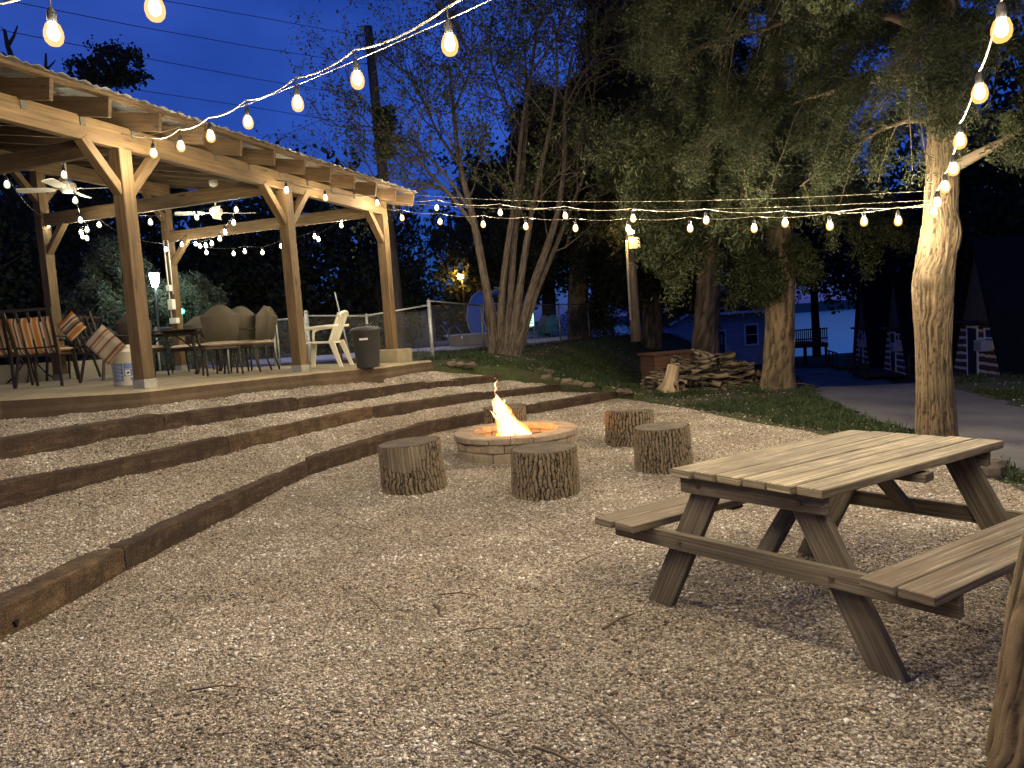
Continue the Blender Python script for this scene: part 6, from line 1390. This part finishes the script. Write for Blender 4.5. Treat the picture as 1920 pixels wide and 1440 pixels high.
m = MB(); m.beam(W(2.6, 3.0, ht / 2), W(Lh, 3.0, ht / 2), 6, ht); m.build('wall', bluesid, t)
m = MB(); m.slab([W(2.2, -.5, ht), W(Lh + .4, -.5, ht), W(Lh + .4, 3.0, ht + 1.5), W(2.2, 3.0, ht + 1.5)][::1], .12, dirn=(0, 0, -1)); m.slab([W(2.2, 3.0, ht + 1.5), W(Lh + .4, 3.0, ht + 1.5), W(Lh + .4, 6.5, ht), W(2.2, 6.5, ht)], .12); m.build('roof', roofm, t)
m = MB(); m.beam(W(2.2, -.55, ht - .05), W(Lh + .4, -.55, ht - .05), .06, .18); m.build('fascia', trim, t)
m = MB(); m.beam(W(0, .2, 1.75), W(2.58, .2, 1.75), 4, 3.5); 
m.slab([W(0, -1.8, 3.5), W(2.58, -1.8, 3.5), W(1.0, -1.8, 4.0)], .2, dirn=-un); m.build('wing_wall', bluesid, t)
m = MB(); m.slab([W(-.3, -2.0, 3.42), W(1.0, -2.0, 4.05), W(1.0, 2.4, 4.05), W(-.3, 2.4, 3.42)], .1); m.slab([W(1.0, -2.0, 4.05), W(3.2, -2.0, 3.40), W(3.2, 2.4, 3.40), W(1.0, 2.4, 4.05)], .1); m.build('wing_roof', roofm, t)
m = MB(); m.beam(W(-.3, -2.03, 3.40), W(1.0, -2.03, 4.03), .05, .16); m.beam(W(1.01, -2.03, 4.03), W(3.2, -2.03, 3.38), .05, .16); m.build('fascia', trim, t)
window(t, W(1.9, -1.84, 1.9), .95, 1.15, ux, un)
window(t, W(6.6, -.04, 2.25), 1.0, 1.5, ux, un)
dc = W(4.05, -.04, 1.65); m = MB()
for s in (-1, 1): m.beam(dc + ux * s * .52 - A(0, 0, 1.05), dc + ux * s * .52 + A(0, 0, 1.1), .10, .06, up=un)
m.beam(dc - ux * .47 + A(0, 0, 1.06), dc + ux * .47 + A(0, 0, 1.06), .055, .1); m.build('door_frame', trim, t)
m = MB(); m.beam(dc - ux * .46, dc + ux * .46, .04, 2.08); d_ = m.build('door', plain('dark_door', (.05, .06, .08), .5), t); m = MB()
for i in range(3):
    for j in range(3): q = dc + un * .03 + ux * (i - 1) * .22 + A(0, 0, .15 + j * .24); m.beam(q - ux * .08, q + ux * .08, .015, .18)
m.build('door_panes', plain('pale_pane', (.3, .35, .42), .2, 0, .6), d_)
m = MB()
for k in range(4): m.beam(W(3.5, -.3 - k * .28, .5 - k * .15), W(4.6, -.3 - k * .28, .5 - k * .15), .26, .06)
for s in (3.5, 4.6): m.beam(W(s, -.1, 1.45), W(s, -1.4, .75), .05, .09); m.beam(W(s, -1.4, .0), W(s, -1.4, .8), .07, .07, up=ux); m.beam(W(s, -.2, .0), W(s, -.2, 1.45), .07, .07, up=ux)
m.build('entry_steps', trim, t)
# raised deck by the lake
q0 = PD(1470, 650, 50); DB = A(q0[0], q0[1], -2.6); t = lab(empty('raised_deck', DB), 'dark wooden deck on posts with railings beside the blue house', 'deck')
def E_(a, b, z): return DB + A(a, b, z)
m = MB(); m.beam(E_(0, 2, 1.35), E_(3.0, 2, 1.30), 4, .30); m.build('deck_floor', M['deckwood'], t)
for a in (.1, 1.5, 2.9):
    for b in (.15, 3.8): m = MB(); m.beam(E_(a, b, -.2), E_(a, b, 1.26), .14, .14, up=X); m.build('post', M['deckwood'], t)
m = MB()
for z in (1.75, 2.4): m.beam(E_(0, .05, z), E_(3.0, .05, z), .06, .09)
for k in range(22): m.beam(E_(.05 + k * .138, .05, 1.5), E_(.05 + k * .138, .05, 2.36), .085, .04, up=X)
m.build('railing', M['deckwood'], t)
def mat_logs():
    x = N('chinked_log_wall'); c = x.co('POS'); s = x.n('ShaderNodeSeparateXYZ'); x.l(c, 'Vector', s, 0); n = x.noise(c, 1.5, 4); mm = x.n('ShaderNodeMath', operation='MULTIPLY_ADD'); x.l(n, 'Fac', mm, 0); mm.inputs[1].default_value = .12; x.l(s, 'Z', mm, 2)
    ms = x.n('ShaderNodeMath', operation='MULTIPLY'); x.l(mm, 0, ms, 0); ms.inputs[1].default_value = 3.1; f = x.n('ShaderNodeMath', operation='FRACT'); x.l(ms, 0, f, 0)
    r = x.ramp(f, 0, [(0, (.78, .70, .64)), (.30, (.78, .70, .64)), (.34, (.10, .045, .03)), (.96, (.17, .08, .05)), (1, (.78, .70, .64))]); n2 = x.noise(c, 12, 3)
    return x.fin((r, 'Color'), .85, x.bump(f, 0, .4, .05))
logm = mat_logs(); ac = plain('ac_unit_metal', (.45, .46, .5), .5, 0, .3, .06)
def cabin(nx, ny, fx, fy, gz, label, H=5.6, rail=True):
    a = A(nx, ny, gz); b = A(fx, fy, gz); e = nrm(b - a); n_ = A(-e[1], e[0], 0); Wc = np.linalg.norm(b - a); ap = a + e * Wc / 2 + A(0, 0, H); dp_ = -n_ * 6.5
    if n_[0] > 0: n_ = -n_; 
    dp_ = -n_ * 6.5; t = lab(empty('a_frame_cabin', a), label, 'cabin', 'row of A-frame cabins along the road')
    def ins(q): return q
    zt = 2.3; f = zt / H; m = MB(); lo = a + e * .18; hi = b - e * .18
    m.slab([lo, hi, b + (ap - b) * f - e * .12, a + (ap - a) * f + e * .12], .12, dirn=-n_); m.build('log_wall', logm, t)
    m = MB(); m.slab([a + (ap - a) * f + e * .1 + n_ * -.05 + A(0, 0, .02), b + (ap - b) * f - e * .1 + n_ * -.05 + A(0, 0, .02), ap - A(0, 0, .2) - n_ * .05], .1, dirn=-n_); m.build('gable_wall', plain('brown_gable_boards', (.12, .085, .045), .8), t)
    for p, q in ((a, -e), (b, e)):
        m = MB(); P = [p + n_ * .14 - A(0, 0, .1), ap + n_ * .14, ap + dp_, p + dp_ - A(0, 0, .1)]; m.slab(P, .16, dirn=q * .9 + A(0, 0, .35)); m.build('roof', roofm, t)
    m = MB(); bz = zt + .04; m.beam(a + (ap - a) * f * 1 + n_ * .2 + A(0, 0, .06), b + (ap - b) * f + n_ * .2 + A(0, 0, .06), .4, .10); m.build('balcony', M['deckwood'], t)
    dcn = a + e * (Wc * .56) + n_ * .02 + A(0, 0, 1.15); m = MB()
    for s in (-1, 1): m.beam(dcn + e * s * .46 - A(0, 0, 1), dcn + e * s * .46 + A(0, 0, 1.05), .09, .05, up=n_)
    m.beam(dcn + A(0, 0, 1.0) - e * .4, dcn + A(0, 0, 1.0) + e * .4, .05, .09); m.build('door_frame', trim, t); m = MB(); m.beam(dcn - e * .41, dcn + e * .41, .04, 2.0); m.build('door', plain('cabin_door', (.03, .02, .02), .6), t)
    wc_ = a + e * (Wc * .26) + n_ * .03 + A(0, 0, 1.75); window(t, wc_, .75, .7, e, n_, .07)
    m = MB(); m.beam(wc_ - e * .33 + n_ * .22 - A(0, 0, .28), wc_ + e * .33 + n_ * .22 - A(0, 0, .28), .42, .42); o_ = m.build('air_conditioner', ac, t, bevel=.01); m = MB()
    for k in range(9): q = wc_ + n_ * .435 - A(0, 0, .28) + e * (k - 4) * .065; m.beam(q - A(0, 0, .15), q + A(0, 0, .15), .02, .01, up=n_)
    m.build('grille', greymetal, o_)
    m = MB(); c0 = a + e * .5 + n_ * 1.0; c1 = b - e * .5 + n_ * 1.0; m.beam(c0 + A(0, 0, .12), c1 + A(0, 0, .12), 1.7, .10); m.build('porch_floor', M['redwood'], t)
    m = MB(); g0, g1 = c0 + n_ * .85, c1 + n_ * .85
    for k in range(4): q = g0 + (g1 - g0) * k / 3; m.beam(q - A(0, 0, .0), q + A(0, 0, 1.0), .09, .09, up=e)
    m.beam(g0 + A(0, 0, 1.02), g1 + A(0, 0, 1.02), .10, .06); m.beam(g0 + A(0, 0, .55), g1 + A(0, 0, .55), .05, .08); m.build('porch_railing', M['deckwood'], t); return t
cabin(18.3, 27.2, 19.2, 32.2, float(zbase(18.3, 27.2)) , 'nearest A-frame cabin with striped log wall, right of the big cedar trunk')
cabin(19.2, 35.5, 20.4, 40.5, float(zbase(19, 35)), 'middle A-frame cabin just left of the big cedar trunk')
cabin(21.3, 43.5, 22.6, 48.5, float(zbase(21, 43)), 'farthest A-frame cabin, next to the lake')
# low buildings beyond the patio
t = lab(empty('dark_shed', A(-26, 30, .4)), 'long dark roof of a building at the far left beyond the patio', 'building'); m = MB(); m.beam(A(-34, 30, 1.4), A(-18.2, 30, 1.4), 8, 2.4); m.build('wall', plain('dark_blue_wall', (.05, .07, .12), .8), t); m = MB(); m.slab([A(-34, 25.6, 2.4), A(-17.8, 25.6, 2.4), A(-17.8, 30, 4.2), A(-34, 30, 4.2)], .15); m.slab([A(-34, 30, 4.2), A(-17.8, 30, 4.2), A(-17.8, 34.4, 2.4), A(-34, 34.4, 2.4)], .15); m.build('roof', plain('dull_blue_metal_roof', (.06, .08, .14), .6), t)
q = PD(178, 650, 26); t = lab(empty('pale_shed', A(q[0], q[1], .4)), 'pale blue gabled shed glimpsed behind the folded cushion', 'shed'); q[2] = .4; m = MB(); m.beam(q + A(-1.1, 0, .9), q + A(1.1, 0, .9), 2.4, 1.8); m.build('wall', plain('pale_blue_wall', (.12, .2, .42), .7), t)
m = MB(); m.slab([q + A(-1.4, -1.4, 1.75), q + A(0, -1.4, 2.6), q + A(0, 1.4, 2.6), q + A(-1.4, 1.4, 1.75)], .08); m.slab([q + A(0, -1.4, 2.6), q + A(1.4, -1.4, 1.75), q + A(1.4, 1.4, 1.75), q + A(0, 1.4, 2.6)], .08); m.build('roof', plain('blue_metal_roof', (.09, .15, .34), .5), t); m = MB(); m.slab([q + A(-1.1, -1.19, 1.8), q + A(1.1, -1.19, 1.8), q + A(0, -1.19, 2.5)], .05, dirn=(0, 1, 0)); m.build('gable', plain('pale_gable', (.12, .2, .42), .7), t)
q = PD(650, 640, 36); q[2] = .5; t = lab(empty('pool_house', q), 'low bluish pool building beyond the fence behind the trash can', 'building'); m = MB(); m.beam(q + A(-2.2, 0, 1.0), q + A(4.2, 0, 1.0), 3, 2.0); m.build('wall', plain('blue_painted_block', (.10, .15, .30), .7), t); m = MB(); m.beam(q + A(-2.5, 0, 2.06), q + A(4.5, 0, 2.06), 3.6, .12); m.build('roof', roofm, t); m = MB(); m.beam(q + A(-.5, -1.53, .9), q + A(.5, -1.53, .9), .05, 1.8); m.build('door', plain('pale_blue_door', (.25, .36, .55), .5), t)
# ------------------------------------------------------------------ lake and hills
mb = MB(); mb.poly([A(-700, 88, -8.5), A(900, 88, -8.5), A(900, 1400, -8.5), A(-700, 1400, -8.5)]); kind(mb.build('lake', mat_water('lake_water', (.02, .04, .07), .12, .6, .25), org=A(0, 0, -8.5)))
xs_ = np.linspace(-900, 1100, 120); ys_ = np.linspace(900, 1300, 14)
kind(grid('hills', xs_, ys_, lambda x, y: -9 + sstep(900, 1150, y) * (5 + 14 * fbm(x / 160, y / 200, 0, 4)), M['darkleaf']))
# ------------------------------------------------------------------ light
w = bpy.data.worlds.new('World'); SC.world = w; w.use_nodes = True; nt_ = w.node_tree; bg = nt_.nodes['Background']; sky = nt_.nodes.new('ShaderNodeTexSky'); sky.sky_type = 'NISHITA'; sky.sun_disc = False
sky.sun_elevation = R(SUN_E); sky.sun_rotation = R(20); sky.ozone_density = 8; sky.air_density = 1.2; sky.dust_density = .3
tcn = nt_.nodes.new('ShaderNodeTexCoord'); mp_ = nt_.nodes.new('ShaderNodeMapping'); mp_.inputs['Scale'].default_value = (1, 1, 2.4); nt_.links.new(tcn.outputs['Generated'], mp_.inputs[0]); nz = nt_.nodes.new('ShaderNodeTexNoise'); nz.inputs['Scale'].default_value = 2.6; nz.inputs['Detail'].default_value = 5; nz.inputs['Roughness'].default_value = .55; nt_.links.new(mp_.outputs[0], nz.inputs['Vector'])
rp_ = nt_.nodes.new('ShaderNodeValToRGB'); rp_.color_ramp.elements[0].position = .36; rp_.color_ramp.elements[0].color = (*SKY_A, 1); rp_.color_ramp.elements[1].position = .68; rp_.color_ramp.elements[1].color = (*SKY_B, 1); nt_.links.new(nz.outputs['Fac'], rp_.inputs[0])
mx = nt_.nodes.new('ShaderNodeMix'); mx.data_type = 'RGBA'; mx.blend_type = 'MULTIPLY'; mx.inputs[0].default_value = 1; ts = nt_.nodes.new('ShaderNodeMix'); ts.data_type = 'RGBA'; ts.blend_type = 'MULTIPLY'; ts.inputs[0].default_value = 1; ts.inputs[7].default_value = (.38, 1.6, 1.2, 1); nt_.links.new(sky.outputs[0], ts.inputs[6])
ad = nt_.nodes.new('ShaderNodeMix'); ad.data_type = 'RGBA'; ad.blend_type = 'ADD'; ad.inputs[0].default_value = 1; ad.inputs[7].default_value = (.0085, .0250, .130, 1); nt_.links.new(ts.outputs[2], ad.inputs[6]); nt_.links.new(ad.outputs[2], mx.inputs[6]); nt_.links.new(rp_.outputs[0], mx.inputs[7]); nt_.links.new(mx.outputs[2], bg.inputs[0]); bg.inputs[1].default_value = SKY_S
vs = SC.view_settings; vs.view_transform = 'Standard'; vs.look = 'None'; vs.exposure = EXPO; vs.gamma = 1
SC.cycles.use_light_tree = True
